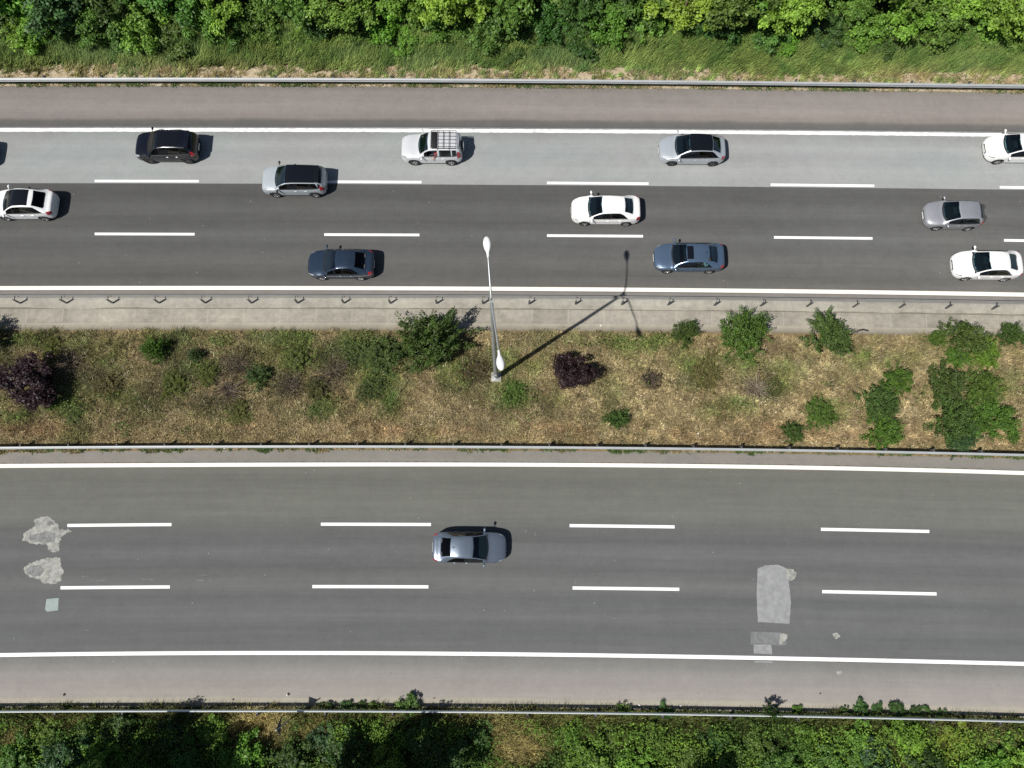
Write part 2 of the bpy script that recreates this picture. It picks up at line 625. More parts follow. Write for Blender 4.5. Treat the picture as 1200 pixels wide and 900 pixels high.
structure(v4, 'shaded earth under the lower thicket')

# --- painted lines
pw = paint_mat('road_paint', (0.80, 0.80, 0.79), 0.25)
pw2 = paint_mat('worn_paint', (0.78, 0.78, 0.77), 0.55, (0.3, 0.3, 0.29))
pc = paint_mat('cream_paint', (0.78, 0.75, 0.68), 0.15)


def hpx(metres, py):
    return metres * abs(1.0 / (W(400, py - 0.5).y - W(400, py + 0.5).y))


def line(py, wid, mat, parent, name='edge_line', x0=None, x1=None, rough=0.0):
    h = hpx(wid, py) / 2
    return strip(name, py - h, py + h, 0.005, mat, parent, x0, x1, jag=rough)


line(152.6, 0.26, pw2, slow, rough=0.45)
line(337.7, 0.27, pc, upper)
line(544.3, 0.24, pc, lower)
line(765.3, 0.215, pw, lower)
for a, b in ((-150, -33), (111, 233), (372, 494), (641, 760), (903, 1024.5), (1171.5, 1292)):
    line(213.0, 0.18, pw, slow, 'lane_dash', a, b)
for a, b in ((-154, -40), (111, 228), (380, 491.5), (641, 753.5), (907, 1022.5), (1176.5, 1290)):
    line(275.0, 0.18, pw, upper, 'lane_dash', a, b)
for a, b in ((-215, -90), (79, 201), (376, 505), (667.5, 790.5), (962, 1089), (1255, 1380)):
    line(614.3, 0.18, pw, lower, 'lane_dash', a, b)
for a, b in ((-222, -96), (71, 199), (366, 502), (671, 796), (963.5, 1097.5), (1262, 1390)):
    line(687.4, 0.18, pw, lower, 'lane_dash', a, b)


# --- repair patches
def patch(name, pts, mat, z, parent, rough=0.0, sub=6):
    """outline in photo pixels, roughened"""
    res = []
    n = len(pts)
    for i in range(n):
        a, b = pts[i], pts[(i + 1) % n]
        for k in range(sub):
            t = k / sub
            x, y = a[0] + (b[0] - a[0]) * t, a[1] + (b[1] - a[1]) * t
            if k or rough > 1:
                x += random.uniform(-rough, rough)
                y += random.uniform(-rough, rough)
            res.append(U(x, y, z))
    bm = bmesh.new()
    f = bm.faces.new([bm.verts.new(p) for p in res])
    bmesh.ops.triangulate(bm, faces=[f])
    bmesh.ops.recalc_face_normals(bm, faces=bm.faces)
    if sum(f.normal.z for f in bm.faces) < 0:
        bmesh.ops.reverse_faces(bm, faces=bm.faces)
    me = bpy.data.meshes.new(name)
    bm.to_mesh(me)
    bm.free()
    return link_mesh(name, me, mat, parent)


def patch_mat(name, ca, cb, scale=3.0, lo=0.4, hi=0.6):
    k = NT(name)
    v = k.coords('Object')
    n1 = k.noise(v, scale, 6, 0.7)
    n2 = k.noise(v, 18, 3, 0.8)
    c = k.mix(k.ramp(n1, [(lo, 0.0), (hi, 1.0)]), ca, cb)
    c = k.scale_color(c, k.math('ADD', 0.78, k.math('MULTIPLY', n2, 0.44)))
    k.link(c, k.b.inputs['Base Color'])
    k.b.inputs['Roughness'].default_value = 0.9
    k.b.inputs['Specular IOR Level'].default_value = 0.2
    return k.m


pm_pale = patch_mat('pale_fill', alb(200, 198, 188), alb(156, 155, 150), 3.4)
pm_grey = patch_mat('grey_fill', alb(164, 164, 160), alb(134, 134, 132), 3.5)
pm_mid = patch_mat('mid_fill', alb(180, 180, 179), alb(162, 162, 161), 2.4)
pm_dark = patch_mat('dim_fill', alb(152, 152, 151), alb(132, 132, 132), 3.5)
pm_mint = patch_mat('mint_fill', alb(186, 196, 192), alb(172, 184, 180), 2.0)
px_ = lambda L, ox, oy, s: [(ox + x / s, oy + y / s) for x, y in L]
patch('repair_patch', px_([(440, 195), (475, 205), (440, 225), (395, 250), (385, 300), (380, 360), (330, 365), (300, 345), (280, 310), (215, 305), (150, 295), (110, 280), (112, 232), (150, 200), (195, 170), (195, 125), (250, 100), (300, 100), (350, 135), (375, 165), (375, 190)], 10, 590, 6.43), pm_pale, 0.004, lower, 1.1)
patch('repair_patch', px_([(355, 225), (345, 290), (270, 295), (160, 280), (160, 240), (230, 225), (290, 210)], 10, 590, 6.43), pm_grey, 0.008, lower, 0.5)
patch('repair_patch', px_([(300, 130), (340, 135), (345, 160), (300, 165), (280, 150)], 10, 590, 6.43), pm_grey, 0.008, lower, 0.5)
patch('repair_patch', px_([(250, 420), (320, 408), (390, 408), (400, 480), (418, 510), (395, 540), (400, 580), (350, 605), (260, 600), (235, 570), (170, 560), (125, 530), (112, 490), (150, 455), (200, 440)], 10, 590, 6.43), pm_pale, 0.004, lower, 1.0)
patch('repair_patch', px_([(130, 500), (160, 475), (250, 460), (265, 510), (240, 545), (190, 550), (140, 530)], 10, 590, 6.43), pm_grey, 0.008, lower, 0.5)
patch('repair_patch', px_([(285, 720), (378, 712), (373, 805), (290, 815), (275, 800)], 10, 590, 6.43), pm_mint, 0.004, lower, 0.15)
patch('repair_patch', px_([(178, 105), (240, 80), (330, 75), (390, 100), (410, 110), (418, 250), (430, 360), (418, 520), (180, 508), (172, 300)], 860, 650, 6.43), pm_mid, 0.004, lower, 0.22)
patch('repair_patch', px_([(395, 105), (450, 110), (472, 140), (455, 185), (425, 200), (400, 165)], 860, 650, 6.43), pm_pale, 0.008, lower, 0.8)
patch('repair_patch', px_([(130, 580), (340, 585), (405, 600), (395, 680), (340, 685), (200, 668), (125, 675)], 860, 650, 6.43), pm_dark, 0.004, lower, 0.25)
patch('repair_patch', px_([(345, 590), (400, 600), (408, 625), (380, 655), (345, 680)], 860, 650, 6.43), pm_pale, 0.008, lower, 0.5)
patch('repair_patch', px_([(148, 676), (282, 676), (290, 752), (150, 745)], 860, 650, 6.43), pm_mid, 0.004, lower, 0.15)
patch('repair_patch', px_([(155, 800), (292, 806), (290, 815), (155, 812)], 860, 650, 6.43), pm_mid, 0.004, sh3, 0.15)
patch('repair_patch', [(975, 743), (981, 741), (985, 746), (979, 749)], pm_pale, 0.004, lower, 0.5)
patch('repair_patch', [(980, 787), (986, 786), (988, 790), (982, 791)], pm_pale, 0.004, sh3, 0.4)
scm = patch_mat('scuffs', alb(150, 150, 149), alb(118, 118, 117), 5.0, 0.35, 0.6)
for (x, y, w_) in ((100, 675.5, 8), (115, 680, 22), (172, 679, 16), (238, 674, 9), (240, 680, 18)):
    patch('tyre_scuff', [(x - w_ / 2, y - .6), (x + w_ / 2, y - .5), (x + w_ / 2, y + .6), (x - w_ / 2, y + .5)], scm, 0.004, lower, 0.3)


# ------------------------------------------------------------------ guardrails
def guardrail(label, row, post_row, side, step_px, x0, x1, first, spacer=True, hgt=0.76, depth=1.0, mat=None):
    """side +1: the beam faces up the picture (+y), -1: down"""
    root = empty('guardrail', W(600, row, 0.0))
    base = root.location.copy()
    prof = [(-0.02, .44), (.03, .455), (.085, .50), (.085, .555), (.01, .585), (.01, .615), (.085, .645), (.085, .70), (.03, .745), (-0.02, .76)]
    prof = [(y * depth, z) for y, z in prof]
    back = [(y - 0.012, z) for y, z in prof[::-1]]
    ring = prof + back
    vs, fs = [], []
    st = list(np.arange(x0, x1 + 1, 30.0))
    for px in st:
        q = W(px, row)
        a = heading(px, row) + PI / 2
        nrm = Vector((math.cos(a), math.sin(a), 0)) * side
        for y, z in ring:
            vs.append(q + nrm * y + Vector((0, 0, z * hgt / 0.76)) - base)
    m = len(ring)
    for i in range(len(st) - 1):
        for k in range(m):
            k2 = (k + 1) % m
            fs.append((i * m + k, i * m + k2, (i + 1) * m + k2, (i + 1) * m + k))
    b = MB()
    b.add(vs, fs)
    r = b.build('rail', mat or M['steel'], root)
    # posts
    pb = MB()
    for (cx, cy, sx, sy) in ((0, 0, 0.12, 0.010), (0.055, 0.03, 0.010, 0.055), (-0.055, 0.03, 0.010, 0.055)):
        pb.box((cx, cy, 0.36), (sx, sy, 0.74))
    sb = MB()
    gap = (W(400, row) - W(400, post_row)).length - 0.03
    sw_, sh_ = (0.03, 0.06) if mat is M['oldsteel'] else (0.09, 0.16)
    sb.box((0, gap / 2 + .03, 0.62), (sw_, max(gap - .05, 0.05), sh_), bev=0.005)
    proto = pb.build('post', M['post'], root, smooth=False)
    sproto = sb.build('spacer', M['post'], proto, smooth=False)
    px, i = first, 0
    while px < x1:
        if i == 0:
            o, s = proto, sproto
        else:
            o, s = proto.copy(), sproto.copy()
            COL.objects.link(o)
            COL.objects.link(s)
            o.parent = root
            s.parent = o
        o.location = W(px, post_row) - base
        o.rotation_euler = (0, random.uniform(-.02, .02), heading(px, row) + (0 if side > 0 else PI))
        px += step_px
        i += 1
    tag(root, label, 'guardrail', 'steel guardrails along the motorway')
    return root


guardrail('grey steel guardrail along the thicket above the pinkish hard shoulder', 100.0, 96.0, -1, 67, -260, 1460, -210)
guardrail('thin steel guardrail with angled posts along the pale concrete drain channel', 350.0, 355.8, 1, 54.2, -260, 1460, -247, depth=.5, mat=M['oldsteel'])
guardrail('steel guardrail on the lower edge of the grassy median', 524.6, 520.5, -1, 55.5, -260, 1460, -245)
guardrail('thin bright guardrail along the bottom thicket and pale shoulder', 830.6, 835.5, 1, 78, -260, 1460, -240, depth=.6, mat=M['brightsteel'])

# ------------------------------------------------------------------ street lamp
base = U(581.4, 442.5)
lamp = empty('street_lamp', base)
tag(lamp, 'tall grey double-armed street lamp with white heads standing in the median', 'street lamp')
b = MB()
b.tube([(0, 0, 0), (0, 0, 2.4), (0, 0, 8), (0, 0, LAMP_H)], [0.15, 0.14, 0.11, 0.075], 12)
b.build('pole', M['lampmetal'], lamp)
b = MB()
b.box((0, 0, 0.06), (0.62, 0.6, 0.26), bev=0.03)
b.build('footing', M['concrete'], lamp)
b = MB()
b.box((0.0, -0.165, 1.0), (0.14, 0.035, 0.5), bev=0.01)
b.build('service_hatch', M['lampmetal'], lamp)
b = MB()
b.box((0, 0, .203), (.42, .42, .025), bev=.006)
for sx in (-1, 1):
    for sy in (-1, 1):
        b.lathe([(0, .26), (.02, .26), (.02, .21)], (sx * .16, sy * .16, 0), seg=8)
b.build('base_plate', M['lampmetal'], lamp)
HH = LAMP_H + 0.75
top = Vector((0, 0, LAMP_H))
for (hx, hy) in ((571.0, 289.0), (586.0, 422.5)):
    hp = U(hx, hy, HH) - base          # centre of the head
    d = Vector((hp.x, hp.y, 0))
    ln = d.length
    d.normalize()
    a = MB()
    root_h = ln - 0.45
    pts = [top - Vector((0, 0, 0.35)), top + d * 0.15 + Vector((0, 0, 0.1))] + [top + d * (root_h * t) + Vector((0, 0, 0.1 + 0.62 * t ** 0.8)) for t in (0.3, 0.55, 0.8, 1.0)]
    a.tube(pts, [0.05, 0.048, 0.044, 0.04, 0.036, 0.033], 10)
    arm = a.build('arm', M['lampmetal'], lamp)
    h = MB()
    prof = [(0.0, -.48), (.045, -.47), (.055, -.30), (.075, -.22), (.13, -.10), (.165, .05), (.17, .18), (.14, .32), (.08, .42), (0.0, .455)]
    h.lathe(prof, axis='X', seg=18)
    rot = Matrix.Rotation(math.atan2(d.y, d.x), 4, 'Z') @ Matrix.Rotation(-0.13, 4, 'Y') @ Matrix.Diagonal((1, 1, 0.62, 1))
    h.v = [rot @ q + Vector((hp.x, hp.y, HH)) for q in h.v]
    head = h.build('lamp_head', M['lampwhite'], lamp)
    g2 = MB()
    g2.ball((0.1, 0, -0.06), (0.26, 0.13, 0.09))
    g2.v = [rot @ q + Vector((hp.x, hp.y, HH - 0.01)) for q in g2.v]
    g2.build('lamp_glass', M['lens'], head)

# ------------------------------------------------------------------ roadside sign seen from behind
sb_ = U(341, 842)
sign = empty('road_sign', sb_, heading(341, 835))
tag(sign, 'triangular road sign seen from behind, beyond the bottom guardrail', 'road sign')
b = MB()
b.tube([(0, 0, 0), (0, 0, 2.75)], 0.035, 10)
b.build('pole', M['steel'], sign)
b = MB()
tri = [(-.035, -.48, 1.75), (-.035, .48, 1.75), (-.035, 0, 2.6)]
bm = bmesh.new()
f = bm.faces.new([bm.verts.new(p) for p in tri])
r = bmesh.ops.extrude_face_region(bm, geom=[f])
bmesh.ops.translate(bm, verts=[e for e in r['geom'] if isinstance(e, bmesh.types.BMVert)], vec=(-.02, 0, 0))
bmesh.ops.recalc_face_normals(bm, faces=bm.faces)
me = bpy.data.meshes.new('panel')
bm.to_mesh(me)
bm.free()
link_mesh('panel', me, M['post'], sign)
b = MB()
for z in (1.9, 2.2):
    b.box((-.005, 0, z), (.03, .22, .03))
b.build('bracket', M['steel'], sign)


# ------------------------------------------------------------------ cars
def pchip(xs, ys):
    xs, ys = np.array(xs, float), np.array(ys, float)
    o = np.argsort(xs)
    xs, ys = xs[o], ys[o]
    h = np.diff(xs)
    dl = np.diff(ys) / h
    m = np.zeros(len(xs))
    m[0], m[-1] = dl[0], dl[-1]
    for i in range(1, len(xs) - 1):
        if dl[i - 1] * dl[i] > 0:
            w1, w2 = 2 * h[i] + h[i - 1], h[i] + 2 * h[i - 1]
            m[i] = (w1 + w2) / (w1 / dl[i - 1] + w2 / dl[i])

    def fn(x):
        x = min(max(x, xs[0]), xs[-1])
        i = int(min(max(np.searchsorted(xs, x) - 1, 0), len(xs) - 2))
        t = (x - xs[i]) / h[i]
        return ((2 * t ** 3 - 3 * t ** 2 + 1) * ys[i] + (t ** 3 - 2 * t ** 2 + t) * h[i] * m[i]
                + (-2 * t ** 3 + 3 * t ** 2) * ys[i + 1] + (t ** 3 - t ** 2) * h[i] * m[i + 1])
    return fn


class Shape:
    """the skin of a car: S(x, v); |v| 0-1 top, 1-2 side glass, 2-3 flank, 3-4 underside"""
    def __init__(s, kind, L, Wd, H):
        s.kind, s.L, s.W, s.H = kind, L, Wd, H
        f, r = L / 2, -L / 2
        if kind == 'sedan':
            s.cowl, s.wtop, s.rroof, s.rbase = f - 1.08, f - 1.92, r + 1.12, r + 0.46
            top = [(f, .56), (f - .05, .66), (f - .18, .74), (f - .6, .86), (s.cowl + .02, .95), (s.cowl - .06, 1.0), (s.wtop + .06, H - .085), (s.wtop - .12, H - .03), (s.wtop - .7, H),
                   (s.rroof, H - .07), (s.rroof - .1, H - .105), (s.rbase + .06, 1.14), (s.rbase - .04, 1.10), (r + .2, 1.08), (r + .06, 1.02), (r, .80)]
            belt0, belt1 = .94, 1.04
            roofw = .605
        elif kind == 'hatch':
            s.cowl, s.wtop, s.rroof, s.rbase = f - 1.0, f - 1.85, r + .52, r + .14
            top = [(f, .58), (f - .05, .68), (f - .18, .77), (f - .6, .91), (s.cowl + .02, 1.0), (s.cowl - .06, 1.05), (s.wtop + .06, H - .09), (s.wtop - .12, H - .03), (s.wtop - .7, H),
                   (s.rroof, H - .08), (s.rroof - .08, H - .12), (s.rbase + .02, 1.10), (s.rbase - .03, 1.02), (r + .03, .92), (r, .78)]
            belt0, belt1 = .94, 1.04
            roofw = .61
        elif kind == 'fastback':
            s.cowl, s.wtop, s.rroof, s.rbase = f - 1.0, f - 1.85, r + 1.0, r + .34
            top = [(f, .58), (f - .05, .68), (f - .18, .77), (f - .6, .91), (s.cowl + .02, 1.0), (s.cowl - .06, 1.05), (s.wtop + .06, H - .09), (s.wtop - .12, H - .03), (s.wtop - .6, H),
                   (s.rroof, H - .09), (s.rroof - .08, H - .13), (s.rbase + .04, 1.15), (s.rbase - .04, 1.10), (r + .12, 1.05), (r + .03, .98), (r, .78)]
            belt0, belt1 = .94, 1.06
            roofw = .61
        elif kind == 'suv':
            s.cowl, s.wtop, s.rroof, s.rbase = f - 1.0, f - 1.72, r + .52, r + .12
            top = [(f, .68), (f - .04, .80), (f - .15, .92), (f - .6, 1.04), (s.cowl + .02, 1.09), (s.cowl - .06, 1.14), (s.wtop + .06, H - .10), (s.wtop - .12, H - .03), (s.wtop - .7, H),
                   (s.rroof, H - .06), (s.rroof - .08, H - .11), (s.rbase + .02, 1.22), (s.rbase - .03, 1.12), (r + .03, 1.0), (r, .85)]
            belt0, belt1 = 1.03, 1.12
            roofw = .64
        else:                     # box-shaped four-wheel drive
            s.cowl, s.wtop, s.rroof, s.rbase = f - 1.22, f - 1.85, r + .22, r + .06
            top = [(f, .72), (f - .04, .86), (f - .14, .98), (f - .6, 1.08), (s.cowl + .02, 1.12), (s.cowl - .05, 1.17), (s.wtop + .05, H - .09), (s.wtop - .1, H - .025), (s.wtop - .7, H),
                   (s.rroof, H - .04), (s.rroof - .05, H - .08), (s.rbase + .01, 1.25), (s.rbase - .02, 1.1), (r + .02, .98), (r, .85)]
            belt0, belt1 = 1.06, 1.10
            roofw = .66
        s.zt = pchip(*zip(*top))
        s.belt = lambda x: belt0 + (belt1 - belt0) * (f - x) / L
        s.roofw = roofw * Wd / 1.8
        Wh = Wd / 2
        sq = .1 if kind in ('suv', 'boxy') else 0
        s.w = pchip([f, f - .04, f - .12, f - .3, f - .6, f - 1.0, 0, r + .9, r + .4, r + .16, r + .05, r],
                    [Wh * (.44 + sq), Wh * (.62 + sq * .9), Wh * (.755 + sq * .8), Wh * (.885 + sq * .5), Wh * .965, Wh * .995, Wh, Wh * .99, Wh * .945, Wh * .865, Wh * .76, Wh * .60])
        rw = s.roofw
        s.wt = pchip([f, f - .15, f - .6, s.cowl + .1, s.cowl - .1, s.wtop, s.wtop - .5, s.rroof + .2, s.rroof, s.rbase + .05, s.rbase - .1 if s.rbase - .1 > r + .02 else r + .03, r],
                     [Wh * .5, Wh * .68, Wh * .80, Wh * .84, Wh * .815, rw + .015, rw, rw - .02, rw - .03, Wh * .70, Wh * .74, Wh * .6])

    def S(s, x, v):
        sg = 1 if v >= 0 else -1
        v = abs(v)
        zt, wt, w_ = s.zt(x), s.wt(x), s.w(x)
        wt = min(wt, w_ - .04)
        drop = .055
        zb = min(s.belt(x), zt - drop - .03)
        e = min(abs(s.L / 2 - abs(x)) / .35, 1.0)
        zs = .20 + .10 * (1 - e) + (.06 if s.kind in ('suv', 'boxy') else 0)
        if v <= 1:
            return Vector((x, sg * wt * v, zt - .025 * v ** 2 - .03 * v ** 7))
        if v <= 2:
            t = v - 1
            y = wt + (w_ - .05 - wt) * t + .02 * math.sin(PI * t)
            return Vector((x, sg * y, (zt - drop) + (zb - zt + drop) * t))
        if v <= 3:
            t = v - 2
            y = w_ - .05 + .05 * math.sin(min(1, t / .45) * PI / 2)
            if t > .6:
                y -= .06 * ((t - .6) / .4) ** 2
            y -= .012 * math.exp(-((t - .55) / .12) ** 2)
            return Vector((x, sg * y, zb + (zs - zb) * t))
        t = v - 3
        return Vector((x, sg * (w_ - .06) * (1 - t), zs - .02 * t))

    def N(s, x, v):
        dx = s.S(x + .01, v) - s.S(x - .01, v)
        dv = s.S(x, v + .01) - s.S(x, v - .01)
        n = dx.cross(dv)
        if n.length < 1e-9:
            return Vector((0, 0, 1))
        n.normalize()
        return n

    def patch(s, name, x0, x1, v0, v1, nx, nv, offs, mat, parent, smooth=True, vtop=None):
        """conforming panel; x0, x1 may be functions of v"""
        vs, fs = [], []
        f0 = x0 if callable(x0) else (lambda v: x0)
        f1 = x1 if callable(x1) else (lambda v: x1)
        for j in range(nv + 1):
            v = v0 + (v1 - v0) * j / nv
            for i in range(nx + 1):
                x = f0(v) + (f1(v) - f0(v)) * i / nx
                vq = v
                if vtop:
                    t0 = vtop(x) * (1 if v1 > 0 else -1)
                    vq = t0 + (v1 - t0) * j / nv
                p = s.S(x, vq)
                n = s.N(x, vq)
                c = Vector((p.x, p.y, p.z)) - Vector((x * .8, 0, .55))
                if n.dot(c) < 0:
                    n = -n
                vs.append(p + n * offs)
        for j in range(nv):
            for i in range(nx):
                a = j * (nx + 1) + i
                fs.append((a, a + 1, a + nx + 2, a + nx + 1))
        o = mesh(name, vs, fs, mat, parent, smooth)
        return o


def make_car(label, spec, loc, rz, cat='car'):
    sh = Shape(spec['kind'], spec['L'], spec['W'], spec['H'])
    L, Wd, H = sh.L, sh.W, sh.H
    f, r = L / 2, -L / 2
    paint = spec['paint']
    root = empty('car', loc, rz)
    tag(root, label, cat, 'cars driving on the motorway')
    wr = spec.get('wr', .32 if spec['kind'] in ('sedan', 'hatch', 'fastback') else .35)
    ax = (f - .86, r + (.90 if spec['kind'] == 'sedan' else .76))
    # regions of glass, in (x, v)
    ws0 = lambda v: sh.cowl - .02 - .17 * abs(v) ** 2.2
    ws1 = lambda v: sh.wtop + .02 - .07 * v * v
    rw0 = lambda v: sh.rroof - .04 + .05 * v * v
    rw1 = lambda v: sh.rbase + .05 + .06 * abs(v) ** 2.2
    gh = lambda x: sh.zt(x) - .055 - min(sh.belt(x), sh.zt(x) - .085)
    xs = np.linspace(f, r, 400)
    okx = [x for x in xs if gh(x) > .10 and x < sh.cowl - .28 and x > r + .22]
    sf, sr = max(okx), min(okx)
    sr = max(sr, r + {'sedan': .88, 'fastback': .52, 'hatch': .42, 'suv': .40, 'boxy': .30}[spec['kind']])
    tp = {'sedan': .62, 'fastback': .55, 'hatch': .22, 'suv': .16, 'boxy': .06}[spec['kind']]
    wv0 = lambda x: 1.08 + .80 * max(0.0, min(1.0, (sr + tp - x) / tp)) ** 2
    bp = (sf + sr) / 2 + (.02 if spec['kind'] == 'sedan' else .1)
    sides = [(bp + .04, sf), (bp + .04 - .08, sr)]
    if spec['kind'] in ('suv', 'boxy', 'hatch') and sr < bp - 1.15:
        sides = [(bp + .04, sf), (bp - .04, bp - .82), (bp - .88, sr)]

    def in_glass(x, v):
        a = abs(v)
        if a < .90 and ws1(v) + .03 < x < ws0(v) - .03:
            return True
        if a < .84 and rw1(v) + .03 < x < rw0(v) - .03 and not spec.get('panel_back'):
            return True
        if 1.14 < a < 1.86 and a > wv0(x) + .08:
            for q0, q1 in sides:
                if min(q0, q1) + .04 < x < max(q0, q1) - .04:
                    return True
        return False
    # body grid
    e = [0, .012, .03, .05, .08, .12, .17, .23, .30]
    st = [f - q for q in e] + list(np.arange(f - .36, r + .33, -.055)) + [r + q for q in e[::-1]]
    vv = [0, .2, .4, .6, .75, .86, .94, 1.0, 1.1, 1.3, 1.5, 1.7, 1.9, 2.0, 2.05, 2.12, 2.2, 2.3, 2.4, 2.5, 2.58, 2.66, 2.74, 2.82, 2.9, 3.0, 3.35, 4.0]
    vfull = [-q for q in vv[::-1][:-1]] + vv
    vfull = vfull[1:] if False else vfull
    nv = len(vfull)
    vs = [sh.S(x, v) for x in st for v in vfull]
    fs, hole = [], set()
    for i in range(len(st) - 1):
        for j in range(nv - 1):
            xm, vm = (st[i] + st[i + 1]) / 2, (vfull[j] + vfull[j + 1]) / 2
            if in_glass(xm, vm):
                continue
            q = (i * nv + j, i * nv + j + 1, (i + 1) * nv + j + 1, (i + 1) * nv + j)
            kill = False
            if abs(vm) > 2:
                for a in ax:
                    if all(math.hypot(vs[k].x - a, vs[k].z - wr) < wr + .075 for k in q):
                        kill = True
            if kill:
                hole.update(q)
                continue
            fs.append(q)
    used = set(k for q in fs for k in q)
    for k in hole & used:
        if abs(vfull[k % nv]) <= 3.3:
            for a in ax:
                d = math.hypot(vs[k].x - a, vs[k].z - wr)
                if d < wr + .12 and d > .01:
                    s_ = (wr + .06) / d
                    vs[k] = Vector((a + (vs[k].x - a) * s_, vs[k].y, max(.14, wr + (vs[k].z - wr) * s_)))
    fs.append(tuple(range(nv))[::-1])
    fs.append(tuple((len(st) - 1) * nv + j for j in range(nv)))
    b = MB()
    b.add(vs, fs)
    body = b.build('body', paint, root)
    # glass
    gl = M['tint'] if spec.get('dark_glass') else M['glass']
    fr = M['black']
    sh.patch('windshield', ws0, ws1, -.93, .93, 8, 14, .004, M['glass'], root)
    if not spec.get('panel_back'):
        sh.patch('rear_window', rw0, rw1, -.88, .88, 6, 12, .004, gl if spec.get('dark_glass') else M['glass'], root)
    for sg in (-1, 1):
        for k, (q0, q1) in enumerate(sides):
            if spec.get('open') and sg == 1 and k == 0:
                continue
            sh.patch('side_window', q0, q1, sg * 1.08, sg * 1.92, 14, 4, .004, M['tint'] if ((k and not spec.get('open')) or spec.get('dark_glass')) else M['glass'], root, vtop=wv0)
        # black pillars between the panes
        for (q0, q1) in zip([q[1] for q in sides[:-1]], [q[0] for q in sides[1:]]):
            if spec['kind'] != 'boxy':
                sh.patch('pillar_trim', q0 + .005, q1 - .005, sg * 1.10, sg * 1.92, 2, 4, .006, M['gloss'], root, vtop=wv0)
        if spec.get('black_pillars'):
            sh.patch('pillar_trim', sr - .16, sr + .0, sg * 1.0, sg * 1.92, 4, 6, .005, M['gloss'], root)
            sh.patch('pillar_trim', sf - .2, sf + .30, sg * 1.0, sg * 1.10, 4, 2, .0065, M['gloss'], root)
        # window frame line
        sh.patch('window_trim', sr - .05, sf + .06, sg * 1.93, sg * 2.02, 24, 1, .006, spec.get('trim', M['black']), root)
        # doors and handles
        for (d0, d1) in ((sf + .02, bp + .005), (bp - .005, max(sr + .1, ax[1] + .34))):
            d = sh.patch('door', d0, d1, sg * 2.06, sg * 2.9, 10, 10, .005, paint, root)
            hm = MB()
            hx = min(d0, d1) + .12
            p = sh.S(hx, sg * 2.22)
            hm.box((p.x, p.y + sg * .012, p.z), (.19, .05, .035), bev=.012)
            hm.build('door_handle', spec.get('handle', paint), d)
        # mirrors
        mm = MB()
        p = sh.S(sf + .10, sg * 1.97)
        mm.ball((p.x + .0, p.y + sg * .17, p.z + .08), (.075, .115, .075), 12, 8)
        mm.tube([(p.x, p.y - sg * .02, p.z + .02), (p.x, p.y + sg * .12, p.z + .06)], .025, 6)
        mm.build('wing_mirror', spec.get('mirror', paint), root)
        # lights
        sh.patch('headlight', f - .10, f - .42, sg * 1.35, sg * 2.12, 8, 5, .006, M['lens'], root)
        sh.patch('tail_light', r + .04, r + .30, sg * 1.35, sg * 2.30, 6, 6, .006, M['red'], root)
    # bonnet, boot, grille, plates
    sh.patch('bonnet', lambda v: f - .16 - .10 * v * v, lambda v: sh.cowl + .06 - .17 * abs(v) ** 2.2, -.93, .93, 14, 12, .005, paint, root)
    sh.patch('cowl', lambda v: sh.cowl + .05 - .17 * abs(v) ** 2.2, lambda v: sh.cowl - .02 - .17 * abs(v) ** 2.2, -.95, .95, 2, 12, .007, M['black'], root)
    if spec['kind'] in ('sedan', 'fastback'):
        sh.patch('boot_lid', lambda v: sh.rbase - .02 + .04 * v * v, r + .08, -.9, .9, 6, 10, .005, paint, root)
    b = MB()
    b.box((f + .004, 0, .60 if spec['kind'] in ('suv', 'boxy') else .50), (.02, Wd * .36, .15), bev=.008)
    b.build('grille', M['gloss'], root)
    b = MB()
    b.box((f - .13, 0, .34), (.24, Wd * .52, .10), bev=.03)
    b.build('front_bumper_intake', M['black'], root)
    for xx, zz in ((f + .024, .46), (r - .012, .66)):
        b = MB()
        b.box((xx, 0, zz), (.012, .52, .115), bev=.004)
        b.build('number_plate', M['plate'], root)
    # sunroof and dark roof
    if spec.get('dark_roof'):
        sh.patch('roof', lambda v: sh.wtop + .02 - .07 * v * v, lambda v: sh.rroof - .02 + .05 * v * v, -.985, .985, 20, 16, .006, M['gloss'], root)
    if spec.get('sunroof'):
        x0, x1, vw = spec['sunroof']
        sh.patch('sunroof', x0, x1, -vw, vw, 10, 12, .006, M['gloss'], root)
    if spec.get('spoiler'):
        b = MB()
        p = sh.S(sh.rroof - .02, 0)
        b.box((p.x - .06, 0, p.z + .012), (.26, sh.roofw * 1.85, .035), bev=.012)
        b.build('spoiler', spec.get('spoiler_mat', paint), root)
    if spec.get('roof_rails'):
        for sg in (-1, 1):
            b = MB()
            pts = [sh.S(x, sg * .97) + Vector((0, sg * .01, .05 if 0 < k < 6 else -.005)) for k, x in enumerate(np.linspace(sh.wtop - .12, sh.rroof + .05, 7))]
            b.tube(pts, .026, 8)
            b.build('roof_rail', spec['roof_rails'], root)
    if spec.get('fin'):
        b = MB()
        p = sh.S(sh.rroof + .18, 0)
        b.add([(p.x + .08, -.02, p.z), (p.x + .08, .02, p.z), (p.x - .08, -.028, p.z), (p.x - .08, .028, p.z), (p.x - .06, 0, p.z + .07)],
              [(0, 1, 4), (1, 3, 4), (3, 2, 4), (2, 0, 4), (0, 2, 3, 1)])
        b.build('antenna', M['black'], root)
    # cabin
    b = MB()
    z0, zb_ = .30, sh.belt(0) - .10
    x0, x1, hw = sh.cowl - .05, r + .35, Wd / 2 - .13
    b.add([(x0, -hw, z0), (x1, -hw, z0), (x1, hw, z0), (x0, hw, z0), (x0, -hw, zb_), (x1, -hw, zb_), (x1, hw, zb_), (x0, hw, zb_)],
          [(0, 1, 2, 3), (0, 1, 5, 4), (1, 2, 6, 5), (2, 3, 7, 6), (3, 0, 4, 7)])
